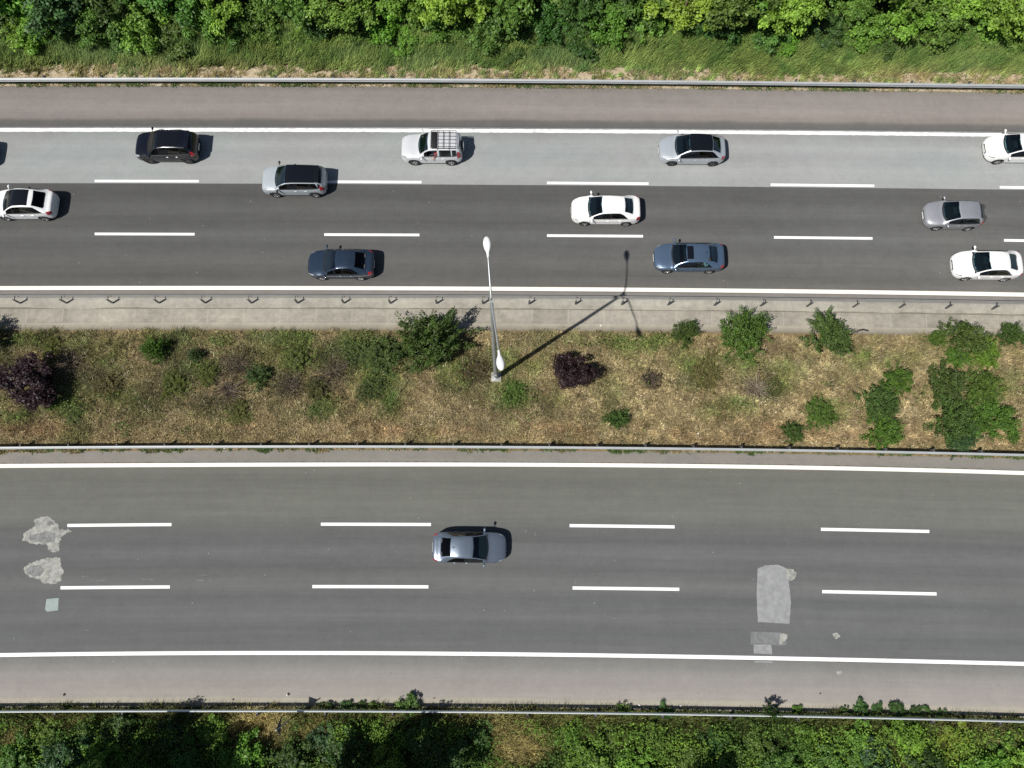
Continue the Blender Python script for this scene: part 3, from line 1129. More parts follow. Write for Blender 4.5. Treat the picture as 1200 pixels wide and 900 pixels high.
    b.box((x0 - .22, 0, zb_ + .02), (.5, hw * 1.9, .14), bev=.04)
    b.box((x1 + .18, 0, zb_ - .02), (.5, hw * 1.9, .04))
    b.build('cabin_trim', M['cabin'], root)
    sb2 = MB()
    sx = sh.wtop - .45
    zs = .48 + (.12 if spec['kind'] in ('suv', 'boxy') else 0)
    for (cx, cy, wdt) in ((sx, .37, .5), (sx, -.37, .5), (sx - .92, .0, 1.25)):
        sb2.box((cx, cy, zs - .06), (.52, wdt, .18), bev=.05)
        sb2.box((cx - .34, cy, zs + .26), (.15, wdt, .62), rot=(0, -.25, 0), bev=.05)
    for cy in (.37, -.37, ):
        sb2.box((sx - .44, cy, zs + .66), (.10, .26, .18), rot=(0, -.15, 0), bev=.04)
        sb2.box((sx - .92 - .44, cy, zs + .62), (.10, .26, .14), rot=(0, -.15, 0), bev=.04)
    sb2.build('seats', spec.get('seats', M['seatdark']), root)
    st_ = MB()
    cx, cz = sx + .48, zs + .34
    ring = [(cx + .07 * math.sin(t), .37 + .18 * math.cos(t), cz + .17 * math.sin(t)) for t in np.linspace(0, 2 * PI, 17)]
    st_.tube(ring, .016, 6, caps=False)
    st_.tube([(cx, .37, cz), (cx + .25, .37, cz - .1)], .03, 6)
    st_.build('steering_wheel', M['black'], root)
    # wheels
    wm = MB()
    wm.lathe([(wr * .62, -.105), (wr * .9, -.11), (wr * .985, -.09), (wr, -.05), (wr, .05), (wr * .985, .09), (wr * .9, .11), (wr * .62, .105)], axis='Y', seg=28)
    rm = MB()
    rr = wr * .66
    rm.lathe([(rr, -.02), (rr, .095), (rr * .93, .10), (rr * .9, .06), (rr * .9, -.02), (0.0, -.02)], axis='Y', seg=28)
    for k in range(5):
        t = 2 * PI * k / 5
        rm.box((math.cos(t) * rr * .5, .075, math.sin(t) * rr * .5), (rr * .95, .03, rr * .30), rot=(0, -t, 0), bev=.008)
    rm.lathe([(rr * .22, .09), (0, .098)], axis='Y', seg=12)
    wp = rp = None
    for a in ax:
        for sg in (-1, 1):
            if wp is None:
                wp = wm.build('wheel', M['tyre'], root)
                rp = rm.build('rim', spec.get('rim', M['rim']), wp)
                o = wp
            else:
                o = wp.copy()
                COL.objects.link(o)
                o.parent = root
                r2 = rp.copy()
                COL.objects.link(r2)
                r2.parent = o
            o.location = (a, sg * (Wd / 2 - .125), wr)
            o.rotation_euler = (0, random.random(), 0 if sg > 0 else PI)
            la = MB()
            la.lathe([(wr + .06, -.22), (wr + .06, .10)], (0, 0, 0), 'Y', 20)
            la.v = [Vector((q.x, q.y * 1.0, max(q.z, -.10))) for q in la.v]
            lo = la.build('wheel_arch', M['black'], root)
            lo.location = (a, sg * (Wd / 2 - .125 - .03), wr)
            if sg < 0:
                lo.rotation_euler = (0, 0, PI)
    root['shape'] = 0
    del root['shape']
    return root, sh, sx, zs


def ends(px0, px1, rowb):
    z0, z1 = (.3, .8) if px0 > 600 else (.7, .45)
    return U(px0, rowb - 8, z0), U(px1, rowb - 8, z1)


def place(px0, px1, row_bottom, spec, flip):
    """bumper ends in the photo + row where the near wheels stand"""
    pm = (px0 + px1) / 2
    a, b_ = ends(px0, px1, row_bottom)
    c = (a + b_) / 2
    near = U(pm, row_bottom, 0.0)
    ang = math.atan2(*(lambda q: (q.y, q.x))(U(pm + 30, row_bottom - off(pm, row_bottom) + off(pm + 30, row_bottom)) - U(pm - 30, row_bottom - off(pm, row_bottom) + off(pm - 30, row_bottom))))
    y = near.y + (spec['W'] / 2 - .02) / math.cos(ang)
    return Vector((c.x, y, 0.0)), ang + (PI if flip else 0)


P = dict(
    black=carpaint('black_paint', (0.004, 0.005, 0.010), 0.0, 0.22, 0.25),
    paleblue=carpaint('pale_blue_paint', (0.42, 0.47, 0.50), 0.25, 0.35),
    silver=carpaint('silver_paint', (0.66, 0.68, 0.70), 0.25, 0.32),
    silver2=carpaint('bluish_silver_paint', (0.46, 0.50, 0.54), 0.4, 0.32),
    white=carpaint('white_paint', (0.78, 0.78, 0.77), 0.0, 0.4),
    white2=carpaint('pearl_white_paint', (0.74, 0.75, 0.76), 0.0, 0.35),
    navy=carpaint('dark_blue_paint', (0.028, 0.047, 0.080), 0.45, 0.26),
    blue=carpaint('mid_blue_paint', (0.10, 0.155, 0.235), 0.5, 0.26),
    grey=carpaint('grey_silver_paint', (0.38, 0.39, 0.42), 0.5, 0.35),
    steel=carpaint('steel_blue_paint', (0.165, 0.205, 0.26), 0.55, 0.28),
)

cars = {}


def add_car(key, label, px0, px1, rowb, flip, **spec):
    e0, e1 = ends(px0, px1, rowb)
    L = abs(e1.x - e0.x)
    spec.setdefault('L', L)
    loc, rz = place(px0, px1, rowb, spec, flip)
    cars[key] = make_car(label, spec, loc, rz)
    return cars[key]


add_car('black_suv', 'black SUV with silver roof rails in the pale slow lane', 157.2, 233, 192.3, True, kind='suv', W=1.86, H=1.66, paint=P['black'],
        roof_rails=M['chrome'], trim=M['chrome'], handle=M['chrome'], sunroof=(.45, -1.25, .8), dark_glass=True, spoiler=True, rim=M['darkrim'])
add_car('pale_suv', 'pale blue compact SUV with black roof straddling the pale slow lane edge', 305.8, 382.5, 231.8, True, kind='suv', W=1.84, H=1.60, paint=P['paleblue'],
        dark_roof=True, black_pillars=True, mirror=M['black'], dark_glass=True, spoiler=True, spoiler_mat=M['gloss'])
add_car('rack_car', 'silver four-wheel drive with roof rack and rear spare wheel', 469.5, 541.5, 194.3, True, kind='boxy', W=1.80, H=1.70, paint=P['silver'], open=True, wr=.36)
add_car('crossover', 'silver crossover with black roof in the pale slow lane, right of centre', 771.5, 850.0, 195.2, True, kind='fastback', W=1.84, H=1.58, paint=P['silver2'],
        dark_roof=True, open=True, dark_glass=True, rim=M['darkrim'])
add_car('white_hatch', 'white hatchback cut by right edge of photo in the slow lane', 1152.7, 1230, 193.5, True, kind='hatch', W=1.82, H=1.47, paint=P['white'], trim=M['black'])
add_car('white_black', 'white SUV with black glass roof cut by left edge of photo', -12.5, 65.3, 259.0, True, kind='fastback', W=1.85, H=1.60, paint=P['white2'],
        sunroof=(.42, -.82, .90), dark_glass=True)
add_car('white_saloon', 'white saloon in the middle lane below a lane dash, near photo centre', 669, 750.5, 265.3, True, kind='sedan', W=1.80, H=1.46, paint=P['white'])
add_car('silver_hatch', 'silver-grey hatchback in the middle lane near right edge', 1081, 1152.5, 271.0, True, kind='hatch', W=1.76, H=1.48, paint=P['grey'])
add_car('navy_saloon', 'dark navy blue saloon in the lane next to the median', 359.3, 438.5, 328.8, True, kind='sedan', W=1.83, H=1.46, paint=P['navy'], handle=M['chrome'], dark_glass=True)
add_car('blue_saloon', 'mid-blue saloon with dark sunroof beside the lamp head shadow', 765.5, 849, 321.0, True, kind='sedan', W=1.81, H=1.45, paint=P['blue'],
        sunroof=(.28, -.12, .72), open=True, fin=True)
add_car('white_saloon_2', 'white saloon at the right edge in the lane next to the median', 1114.5, 1198.3, 330.0, True, kind='sedan', W=1.82, H=1.45, paint=P['white'])
add_car('steel_saloon', 'steel-grey saloon facing right, alone on the lower carriageway', 506.5, 593.0, 659.2, False, kind='sedan', W=1.80, H=1.45, paint=P['steel'], fin=True, dark_glass=True)
add_car('dark_hidden', 'dark car just past the left edge, only its shadow in view', -84, -9.5, 199.5, True, kind='hatch', W=1.82, H=1.55, paint=P['black'], dark_glass=True)

# extra fittings of the four-wheel drive
root, sh, sx, zs = cars['rack_car']
x0, x1 = sh.wtop - .22, sh.rroof + .12
hw = sh.roofw - .03
zr = sh.H + .09
b = MB()
for sg in (-1, 1):
    b.tube([(x0, sg * hw, zr), (x1, sg * hw, zr)], .022, 8)
for k in range(5):
    y = -hw + 2 * hw * (k + .5) / 5
    b.tube([(x0 - .42, y, zr - .005), (x1, y, zr - .005)], .012, 6)
for x in (x0, x0 - .42, x0 - .80, x0 - 1.18, x1):
    b.tube([(x, -hw, zr), (x, hw, zr)], .02, 6)
for x in (x0 - .42, x0 - 1.18):
    for sg in (-1, 1):
        b.tube([(x, sg * hw, zr), (x, sg * (hw + .02), sh.H - .06)], .018, 6)
rack = b.build('roof_rack', M['black'], root)
b = MB()
b.box((x0 - .19, 0, zr - .03), (.34, hw * 1.8, .05), bev=.02)
b.build('wind_deflector', M['black'], rack)
b = MB()
b.lathe([(0, .0), (.26, 0), (.335, -.03), (.35, -.10), (.335, -.19), (.26, -.21), (0, -.215)], (-sh.L / 2 + .10, -.05, .95), 'X', 28)
sw = b.build('spare_wheel', M['tyre'], root)
b = MB()
b.lathe([(0, -.232), (.20, -.228), (.30, -.222), (.318, -.205), (.318, -.19)], (-sh.L / 2 + .10, -.05, .95), 'X', 28)
b.build('spare_wheel_cover', P['silver'], sw)


# ------------------------------------------------------------------ people in the cars (seated)
def skin_mesh(verts, edges, radii):
    me = bpy.data.meshes.new('skinbase')
    me.from_pydata([tuple(v) for v in verts], edges, [])
    o = bpy.data.objects.new('skinbase', me)
    COL.objects.link(o)
    md = o.modifiers.new('skin', 'SKIN')
    md.use_smooth_shade = True
    for i, d in enumerate(me.skin_vertices[0].data):
        d.radius = (radii[i], radii[i])
        d.use_root = i == 0
    s2 = o.modifiers.new('sub', 'SUBSURF')
    s2.levels = s2.render_levels = 1
    dg = bpy.context.evaluated_depsgraph_get()
    res = bpy.data.meshes.new_from_object(o.evaluated_get(dg))
    bpy.data.objects.remove(o)
    bpy.data.meshes.remove(me)
    return res


def person(label, car, px, py, zs, shirt, trousers, pose, group='people riding in the cars'):
    """seated figure, facing +x of the car, hip at (px, py, zs + .1)"""
    root_car = car[0]
    h = Vector((px, py, zs + .13))
    q = lambda x, y, z: h + Vector((x, y, z))
    vs = [q(0, 0, 0), q(-.06, 0, .22), q(-.10, 0, .42), q(-.10, 0, .54), q(-.07, 0, .62), q(-.06, 0, .72)]
    rad = [.14, .135, .145, .06, .075, .10]
    ed = [(0, 1), (1, 2), (2, 3), (3, 4), (4, 5)]
    for sg in (-1, 1):
        i = len(vs)
        vs += [q(.12, sg * .10, .0), q(.42, sg * .13, .06), q(.58, sg * .13, -.30), q(.68, sg * .13, -.34)]
        rad += [.10, .07, .05, .04]
        ed += [(0, i), (i, i + 1), (i + 1, i + 2), (i + 2, i + 3)]
    hands = []
    for sg in (-1, 1):
        i = len(vs)
        if pose == 'window' and sg == 1:
            pts = [q(-.08, .20, .44), q(.02, .47, .44), q(.20, .60, .30), q(.26, .61, .24)]
        elif pose == 'lap':
            pts = [q(-.08, sg * .20, .42), q(.02, sg * .25, .18), q(.24, sg * .12, .14), q(.30, sg * .10, .13)]
        else:
            pts = [q(-.08, sg * .20, .42), q(.10, sg * .24, .24), q(.34, sg * .17, .34), q(.40, sg * .17, .36)]
        vs += pts
        rad += [.062, .046, .032, .036]
        ed += [(2, i), (i, i + 1), (i + 1, i + 2), (i + 2, i + 3)]
        hands.append((pts[3], (pts[3] - pts[2]).normalized(), sg))
    me = skin_mesh(vs, ed, rad)
    o = bpy.data.objects.new('person', me)
    me.name = 'person'
    COL.objects.link(o)
    mats = [shirt, trousers, M['skin']]
    for m_ in mats:
        me.materials.append(m_)
    for p in me.polygons:
        c = Vector(p.center) - h
        p.use_smooth = True
        if c.z > .50:
            p.material_index = 2
        elif c.z < .04 or (c.x > .1 and abs(c.y) < .21 and c.z < .10):
            p.material_index = 1
        elif min((Vector(p.center) - hd[0]).length for hd in hands) < .20:
            p.material_index = 2
        else:
            p.material_index = 0
    # fingers and face joined into the same mesh
    bm = bmesh.new()
    bm.from_mesh(me)
    ex = MB()
    for (hp, d, sg) in hands:
        side = d.cross(Vector((0, 0, 1))).normalized()
        dn = Vector((0, 0, -1))
        for k, ln in enumerate((.07, .078, .073, .058)):
            s0 = hp + side * (.027 - .018 * k) + d * .02
            ex.tube([s0, s0 + d * ln * .5, s0 + d * ln * .8 + dn * ln * .3, s0 + d * ln * .85 + dn * ln * .6], [.0095, .009, .0085, .007], 6)
        t0 = hp + side * .03 - d * .01
        ex.tube([t0, t0 + side * .03 + d * .02, t0 + side * .03 + d * .05 + dn * .015], [.011, .010, .008], 6)
    hd = q(-.055, 0, .69)
    ex.tube([hd + Vector((.095, 0, .03)), hd + Vector((.125, 0, -.01)), hd + Vector((.10, 0, -.025))], [.008, .016, .01], 6)
    for sg in (-1, 1):
        ex.ball(hd + Vector((-.005, sg * .088, 0)), (.02, .012, .03), 8, 6)
    off_ = len(bm.verts)
    nv = [bm.verts.new(p) for p in ex.v]
    for f in ex.f:
        try:
            ff = bm.faces.new([nv[i] for i in f])
            ff.material_index = 2
            ff.smooth = True
        except ValueError:
            pass
    bm.to_mesh(me)
    bm.free()
    o.matrix_world = Matrix.Translation(root_car.location) @ Matrix.Rotation(root_car.rotation_euler.z, 4, 'Z')
    hb = MB()
    hb.ball(hd + Vector((-.02, 0, .035)), (.108, .10, .105), 14, 9)
    hb.v = [p for p in hb.v]
    hb.build('hair', M['hair'], o)
    e2 = MB()
    for sg in (-1, 1):
        e2.ball(hd + Vector((.088, sg * .034, .02)), (.012, .014, .009), 8, 6)
    e2.build('eyes', M['black'], o)
    e3 = MB()
    e3.box(tuple(hd + Vector((.09, 0, -.055))), (.014, .045, .009), bev=.003)
    e3.build('mouth', simple('lips', (.30, .11, .10), .5), o)
    tag(o, label, 'person', group)
    return o


red_shirt = simple('red_shirt', (.22, .045, .05), .8)
pink_shirt = simple('pink_shirt', (.62, .30, .30), .8)
white_shirt = simple('white_shirt', (.75, .74, .72), .8)
jeans = simple('dark_trousers', (.03, .035, .05), .9)
c = cars['rack_car']
person('driver in red top with an arm out of the open window of the roof-rack car', c, c[2] - .05, .38, c[3], red_shirt, jeans, 'window')
c = cars['blue_saloon']
person('driver in dark red top inside the mid-blue sunroof saloon', c, c[2] - .02, .40, c[3], red_shirt, jeans, 'wheel')
person('rear passenger in pale top inside the mid-blue sunroof saloon', c, c[2] - .92, .42, c[3], white_shirt, jeans, 'lap')
c = cars['crossover']
person('driver in white shirt inside the silver crossover with black roof', c, c[2] - .02, .40, c[3], white_shirt, jeans, 'wheel')


# ------------------------------------------------------------------ foliage meshes
def leaves_to_mesh(name, cen, nrm, size, asp, shade, tdir=None):
    """diamond leaves: cen (n,3), nrm (n,3), size (n,)"""
    n = len(cen)
    nrm = nrm / (np.linalg.norm(nrm, axis=1, keepdims=True) + 1e-9)
    if tdir is None:
        tdir = rng.normal(size=(n, 3))
    t = tdir - nrm * np.sum(tdir * nrm, axis=1, keepdims=True)
    t /= (np.linalg.norm(t, axis=1, keepdims=True) + 1e-9)
    s = np.cross(nrm, t)
    L = size[:, None]
    Wd = (size * asp)[:, None]
    fold = nrm * (size * 0.12)[:, None]
    v = np.empty((n, 4, 3))
    v[:, 0] = cen - t * L * .5
    v[:, 1] = cen + s * Wd * .5 + fold - t * L * .05
    v[:, 2] = cen + t * L * .5
    v[:, 3] = cen - s * Wd * .5 + fold - t * L * .05
    me = bpy.data.meshes.new(name)
    me.vertices.add(n * 4)
    me.vertices.foreach_set('co', v.reshape(-1))
    me.loops.add(n * 4)
    me.loops.foreach_set('vertex_index', np.arange(n * 4))
    me.polygons.add(n)
    me.polygons.foreach_set('loop_start', np.arange(n) * 4)
    me.polygons.foreach_set('loop_total', np.full(n, 4))
    me.update()
    at = me.attributes.new('shade', 'FLOAT', 'POINT')
    at.data.foreach_set('value', np.repeat(np.clip(shade, 0, 1), 4))
    me.materials.append(M['leaf'])
    return me


def clump_crown(name, R, Hh, z0, nclump, nleaf, lsize, seed, flat=1.0, spread=1.0):
    """crown of many leaf clumps; R radius, from z0 to z0 + Hh; clumps uneven in size"""
    r0 = np.random.default_rng(seed)
    cs, rs = [], []
    while len(cs) < nclump:
        p = r0.uniform(-1, 1, 3)
        d = math.sqrt(p[0] ** 2 + p[1] ** 2 + p[2] ** 2)
        if d > 1 or d < .25:
            continue
        lob = 1.1 + .3 * math.sin(3 * math.atan2(p[1], p[0]) + seed) + .12 * math.sin(7 * math.atan2(p[1], p[0]) + 2 * seed)
        cs.append((p[0] * R * .82 * lob * spread, p[1] * R * .82 * lob * spread, z0 + Hh * (.5 + .42 * p[2])))
        rs.append(R * r0.uniform(.08, .24))
    cs, rs = np.array(cs), np.array(rs)
    k = r0.choice(nclump, nleaf, p=rs ** 2 / np.sum(rs ** 2))
    d = r0.normal(size=(nleaf, 3))
    d[:, 2] = np.abs(d[:, 2]) * .9 - .25
    d /= np.linalg.norm(d, axis=1, keepdims=True)
    rad = rs[k] * (r0.uniform(.35, 1.0, nleaf) ** .5) * (1 + .32 * r0.normal(size=nleaf))
    cen = cs[k] + d * rad[:, None] * np.array([1, 1, .8])
    cen[:, 2] = np.maximum(cen[:, 2], .05)
    nrm = d * .7 + np.array([0, 0, .55]) + r0.normal(size=(nleaf, 3)) * .45
    sz = lsize * r0.uniform(.6, 1.35, nleaf)
    cl = r0.uniform(0, 1, nclump)
    sh = .45 * cl[k] + .55 * r0.uniform(0, 1, nleaf)
    return leaves_to_mesh(name, cen, nrm, sz, .62, sh), cs


def frond_crown(name, R, Hh, nstem, seed, lsize=.10):
    """radiating shoots with long narrow leaflets, spiky outline"""
    r0 = np.random.default_rng(seed)
    C, N, T, S, Hs = [], [], [], [], []
    tips = []
    for s in range(nstem):
        az = 2 * PI * s * .618 + r0.normal(0, .3)
        up = r0.uniform(.15, 1.3)
        br = R * .66 * r0.uniform(0, 1) ** .75
        ba = az + r0.normal(0, 1.1)
        br *= 1 + .30 * math.sin(3 * ba + seed) + .22 * math.sin(5 * ba + 2.3 * seed)
        bx, by = br * math.cos(ba), br * math.sin(ba)
        ln = R * r0.uniform(.26, .66) * (1.35 if r0.uniform() < .12 else 1)
        bz = .08 + Hh * .55 * (1 - (br / R) ** 2) * r0.uniform(.1, 1.0)
        dirv = np.array([math.cos(az) * math.cos(up), math.sin(az) * math.cos(up), math.sin(up) * Hh / R * .85])
        shade_s = r0.uniform(0, 1)
        nl = int(22 + ln * 22)
        for i in range(nl):
            t = .2 + .8 * i / nl
            p = np.array([bx, by, bz]) + dirv * ln * t
            p[2] -= ln * .18 * t * t
            side = np.cross(dirv, [0, 0, 1])
            side /= np.linalg.norm(side) + 1e-9
            sg = 1 if i % 2 else -1
            ld = side * sg * .9 + dirv * .7 + r0.normal(0, .3, 3)
            ld[2] -= .25
            ld /= np.linalg.norm(ld)
            sz = lsize * r0.uniform(.7, 1.3) * (1.15 - .45 * t)
            C.append(p + ld * sz * .55)
            T.append(ld)
            N.append(np.array([0, 0, 1.0]) + r0.normal(0, .55, 3))
            S.append(sz)
            Hs.append(.55 * shade_s + .45 * r0.uniform())
        tips.append((bx, by, dirv * ln + np.array([0, 0, bz])))
    return leaves_to_mesh(name, np.array(C), np.array(N), np.array(S), .34, np.array(Hs), np.array(T)), tips


def twig_mesh(name, R, Hh, n, seed):
    r0 = random.Random(seed)
    b = MB()
    for i in range(n):
        az, rr = r0.uniform(0, 2 * PI), R * r0.uniform(.3, 1)
        p = [(r0.uniform(-.1, .1), r0.uniform(-.1, .1), 0)]
        for t in (.35, .7, 1.0):
            p.append((math.cos(az) * rr * t + r0.uniform(-.08, .08), math.sin(az) * rr * t + r0.uniform(-.08, .08), Hh * t ** .8 * r0.uniform(.8, 1.0)))
        b.tube(p, [.022, .016, .011, .005], 4, caps=False)
    return b


def stems(name, tips, r, parent=None, h0=0.0):
    b = MB()
    for t in tips:
        b.tube([(0, 0, 0), (t[0] * .35, t[1] * .35, t[2] * .45), tuple(t)], [r, r * .6, r * .2], 5, caps=False)
    return b.build(name, M['bark'], parent)


# prototypes (meshes only)
PROTO = {'bush': [], 'tree': [], 'frond': [], 'plum': [], 'weed': []}
for i in range(6):
    me, cs = clump_crown('foliage', 1.0, 1.35, .12, 80, 7000, .105, 100 + i)
    so_ = stems('stem', cs[:8] * .9, .035)
    PROTO['bush'].append((me, so_.data))
    bpy.data.objects.remove(so_)
for i in range(4):
    me, cs = clump_crown('crown', 1.0, 1.5, .7, 80, 7500, .095, 300 + i, spread=1.05)
    b = MB()
    b.tube([(0, 0, 0), (.02, .01, .5), (.03, -.02, 1.0), (.02, 0, 1.5)], [.09, .075, .06, .03], 8)
    for q_ in cs[:9]:
        b.tube([(.02, 0, .75), tuple(np.array([q_[0] * .5, q_[1] * .5, (q_[2] + .9) * .5])), tuple(q_)], [.045, .03, .01], 5, caps=False)
    so_ = b.build('trunk', M['bark'])
    PROTO['tree'].append((me, so_.data))
    bpy.data.objects.remove(so_)
for i in range(5):
    me, tips = frond_crown('foliage', 1.0, 1.0, 180, 500 + i)
    so_ = stems('stem', [np.array([t[0] + t[2][0] * .6, t[1] + t[2][1] * .6, max(.1, t[2][2] * .6)]) for t in tips[:10]], .022)
    PROTO['frond'].append((me, so_.data))
    bpy.data.objects.remove(so_)
for i in range(2):
    me, cs = clump_crown('foliage', 1.0, 1.2, .1, 70, 7000, .085, 700 + i)
    so_ = stems('stem', cs[:16], .03)
    PROTO['plum'].append((me, so_.data))
    bpy.data.objects.remove(so_)
for i in range(3):
    me, cs = clump_crown('foliage', 1.0, 1.0, .06, 26, 1500, .14, 800 + i)
    so_ = stems('stem', cs[:5], .03)
    PROTO['weed'].append((me, so_.data))
    bpy.data.objects.remove(so_)


def plant(name, kind, var, loc, scale, color, label, cat, group=None, hscale=1.0, rz=None):
    me, sm = PROTO[kind][var % len(PROTO[kind])]
    root = empty(name, loc, random.uniform(0, 2 * PI) if rz is None else rz)
    a_ = random.uniform(.86, 1.16) if kind != 'plum' else .93
    root.scale = (scale * a_, scale / a_, scale * hscale)
    assert len(label.split()) <= 16, label
    a = bpy.data.objects.new('crown' if kind == 'tree' else 'foliage', me)
    COL.objects.link(a)
    a.parent = root
    a.color = (*color, 1)
    s = bpy.data.objects.new('trunk' if kind == 'tree' else 'stem', sm)
    COL.objects.link(s)
    s.parent = root
    tag(root, label, cat, group)
    return root


BRIGHT = (0.135, 0.245, 0.034)
LIME = (0.175, 0.275, 0.036)
MID = (0.086, 0.168, 0.030)
DARK = (0.050, 0.108, 0.024)
BLUEG = (0.060, 0.118, 0.042)
FROND = (0.070, 0.122, 0.030)
PURPLE = (0.036, 0.018, 0.023)
TONE = {'bright green': BRIGHT, 'lime green': LIME, 'mid-green': MID, 'dark green': DARK, 'blue-green': BLUEG}


def jit(c, a=.12):
    return tuple(max(0, q * (1 + random.uniform(-a, a))) for q in c)


PROTO['sapling'] = []
me, tips = frond_crown('foliage', 1.0, 1.0, 30, 910, .2)
so_ = stems('stem', [np.array([t[0] + t[2][0] * .6, t[1] + t[2][1] * .6, max(.1, t[2][2] * .6)]) for t in tips[:14]], .05)
PROTO['sapling'].append((me, so_.data))
bpy.data.objects.remove(so_)
# --- median plants: (px, py of base centre, radius px, kind, colour, height scale, label)
MEDIAN = [
    (46, 452, 34, 'plum', PURPLE, .95, 'big dark purple bush at the left end of the median'),
    (668, 440, 25, 'plum', PURPLE, 1.05, 'smaller dark purple bush in the median right of the street lamp'),
    (-20, 402, 30, 'frond', FROND, 1.45, 'leafy bush past the left edge, its shadow on the concrete channel'),
    (186, 412, 16, 'frond', MID, 1.7, 'small upright green bush by the channel near the left end'),
    (232, 418, 9, 'frond', BLUEG, 1.9, 'small dark sapling just right of the upright green bush'),
    (306, 442, 16, 'frond', (.07, .11, .035), 1.1, 'grey-green shrub among dry twigs left of the navy saloon'),
    (507, 406, 42, 'frond', FROND, 1.35, 'large spiky green bush leaning over the channel left of the street lamp'),
    (450, 420, 24, 'frond', (.075, .115, .032), .8, 'low mid-green bush touching the large spiky bush from the left'),
    (418, 412, 20, 'frond', (.085, .115, .036), .6, 'low green growth below the navy saloon'),
    (602, 460, 15, 'frond', MID, .7, 'low green bush at the foot of the street lamp'),
    (555, 436, 20, 'frond', (.085, .085, .035), .5, 'olive brown low bush just left of the street lamp'),
    (62, 408, 15, 'frond', (.115, .13, .032), .6, 'low olive scrub between the channel and the big purple bush'),
    (128, 452, 17, 'frond', (.105, .092, .035), .6, 'low brownish scrub a little right of the big purple bush'),
    (205, 452, 18, 'frond', (.10, .125, .028), .6, 'low olive scrub below the upright green bush'),
    (246, 440, 14, 'frond', (.095, .13, .028), .7, 'low green scrub below the small dark sapling'),
    (348, 420, 20, 'frond', (.10, .13, .03), .6, 'low olive scrub near the channel, right of the grey-green shrub'),
    (372, 456, 17, 'frond', (.085, .095, .03), .6, 'low dark olive scrub in the grass under the navy saloon'),
    (436, 456, 17, 'frond', (.07, .11, .03), .7, 'low green scrub beneath the low mid-green bush'),
    (282, 482, 15, 'frond', (.105, .125, .03), .5, 'low olive scrub alone in the lower left of the median'),
    (88, 484, 14, 'frond', (.085, .12, .034), .5, 'low olive scrub below the big purple bush'),
    (826, 438, 22, 'frond', (.13, .135, .045), .45, 'low yellowish olive scrub in the middle of the right half'),
    (905, 452, 14, 'frond', (.11, .125, .04), .5, 'low yellowish scrub beside the pale dry twiggy shrub'),
    (722, 492, 14, 'frond', FROND, 1.2, 'small round green bush alone in dry grass right of the small purple bush'),
    (802, 392, 17, 'frond', FROND, 1.2, 'small spiky green bush below the mid-blue saloon'),
    (868, 394, 31, 'frond', MID, 1.2, 'round dark green bush by the channel, right of the small spiky one'),
    (968, 396, 29, 'frond', FROND, 1.1, 'spiky green bush by the channel beside the black rubber scrap'),
    (1095, 398, 12, 'frond', MID, 1.2, 'small green bush at the left of the right-hand bush cluster'),
    (1126, 400, 26, 'frond', FROND, 1.1, 'green bush overlapping the channel in the right-hand cluster'),
    (1180, 394, 17, 'frond', FROND, 1.2, 'spiky bush by the channel at the right edge of the photo'),
    (1150, 415, 20, 'frond', BRIGHT, .9, 'bright green bush in the right-hand cluster, set back from the channel'),
    (1118, 420, 16, 'frond', MID, .9, 'mid-green bush between the channel bushes and the large right-hand thicket'),
    (1103, 452, 26, 'frond', FROND, .9, 'upper left bush of the large right-hand median thicket'),
    (1146, 456, 24, 'frond', MID, .9, 'upper right bush of the large right-hand median thicket'),
    (1110, 492, 30, 'frond', FROND, .9, 'lower left bush of the large right-hand median thicket'),
    (1154, 492, 29, 'frond', MID, .9, 'lower right bush of the large right-hand median thicket'),
    (1122, 514, 22, 'frond', BLUEG, .8, 'blue-green bush of the right-hand thicket touching the lower median guardrail'),
    (1045, 450, 22, 'frond', MID, 1.0, 'top bush of the narrow green column left of the right-hand thicket'),
    (1026, 478, 25, 'frond', FROND, 1.0, 'middle bush of the narrow green column left of the right-hand thicket'),
    (1030, 506, 24, 'frond', MID, .9, 'lowest bush of the narrow green column, over the guardrail'),
    (958, 486, 19, 'frond', MID, .9, 'low dark green bush left of the narrow green column'),
    (926, 507, 14, 'frond', FROND, 1.1, 'small round bush above the lower median guardrail, right half'),
    (1185, 512, 9, 'frond', MID, 1.0, 'tiny green bush above the guardrail at the right edge'),
]
for i, (px, py, rp, kind, colr, hs, lab) in enumerate(MEDIAN):
    p = U(px, py)
    rm_ = rp / 18.2
    if kind == 'frond':
        colr = tuple(q * u for q, u in zip(colr, (1.02, .96, .90)))
        hs *= 1.12
    plant('bush', kind, i, (p.x, p.y, -.03), rm_, jit(colr, .08), lab, 'bush', 'bushes in the median', hs)

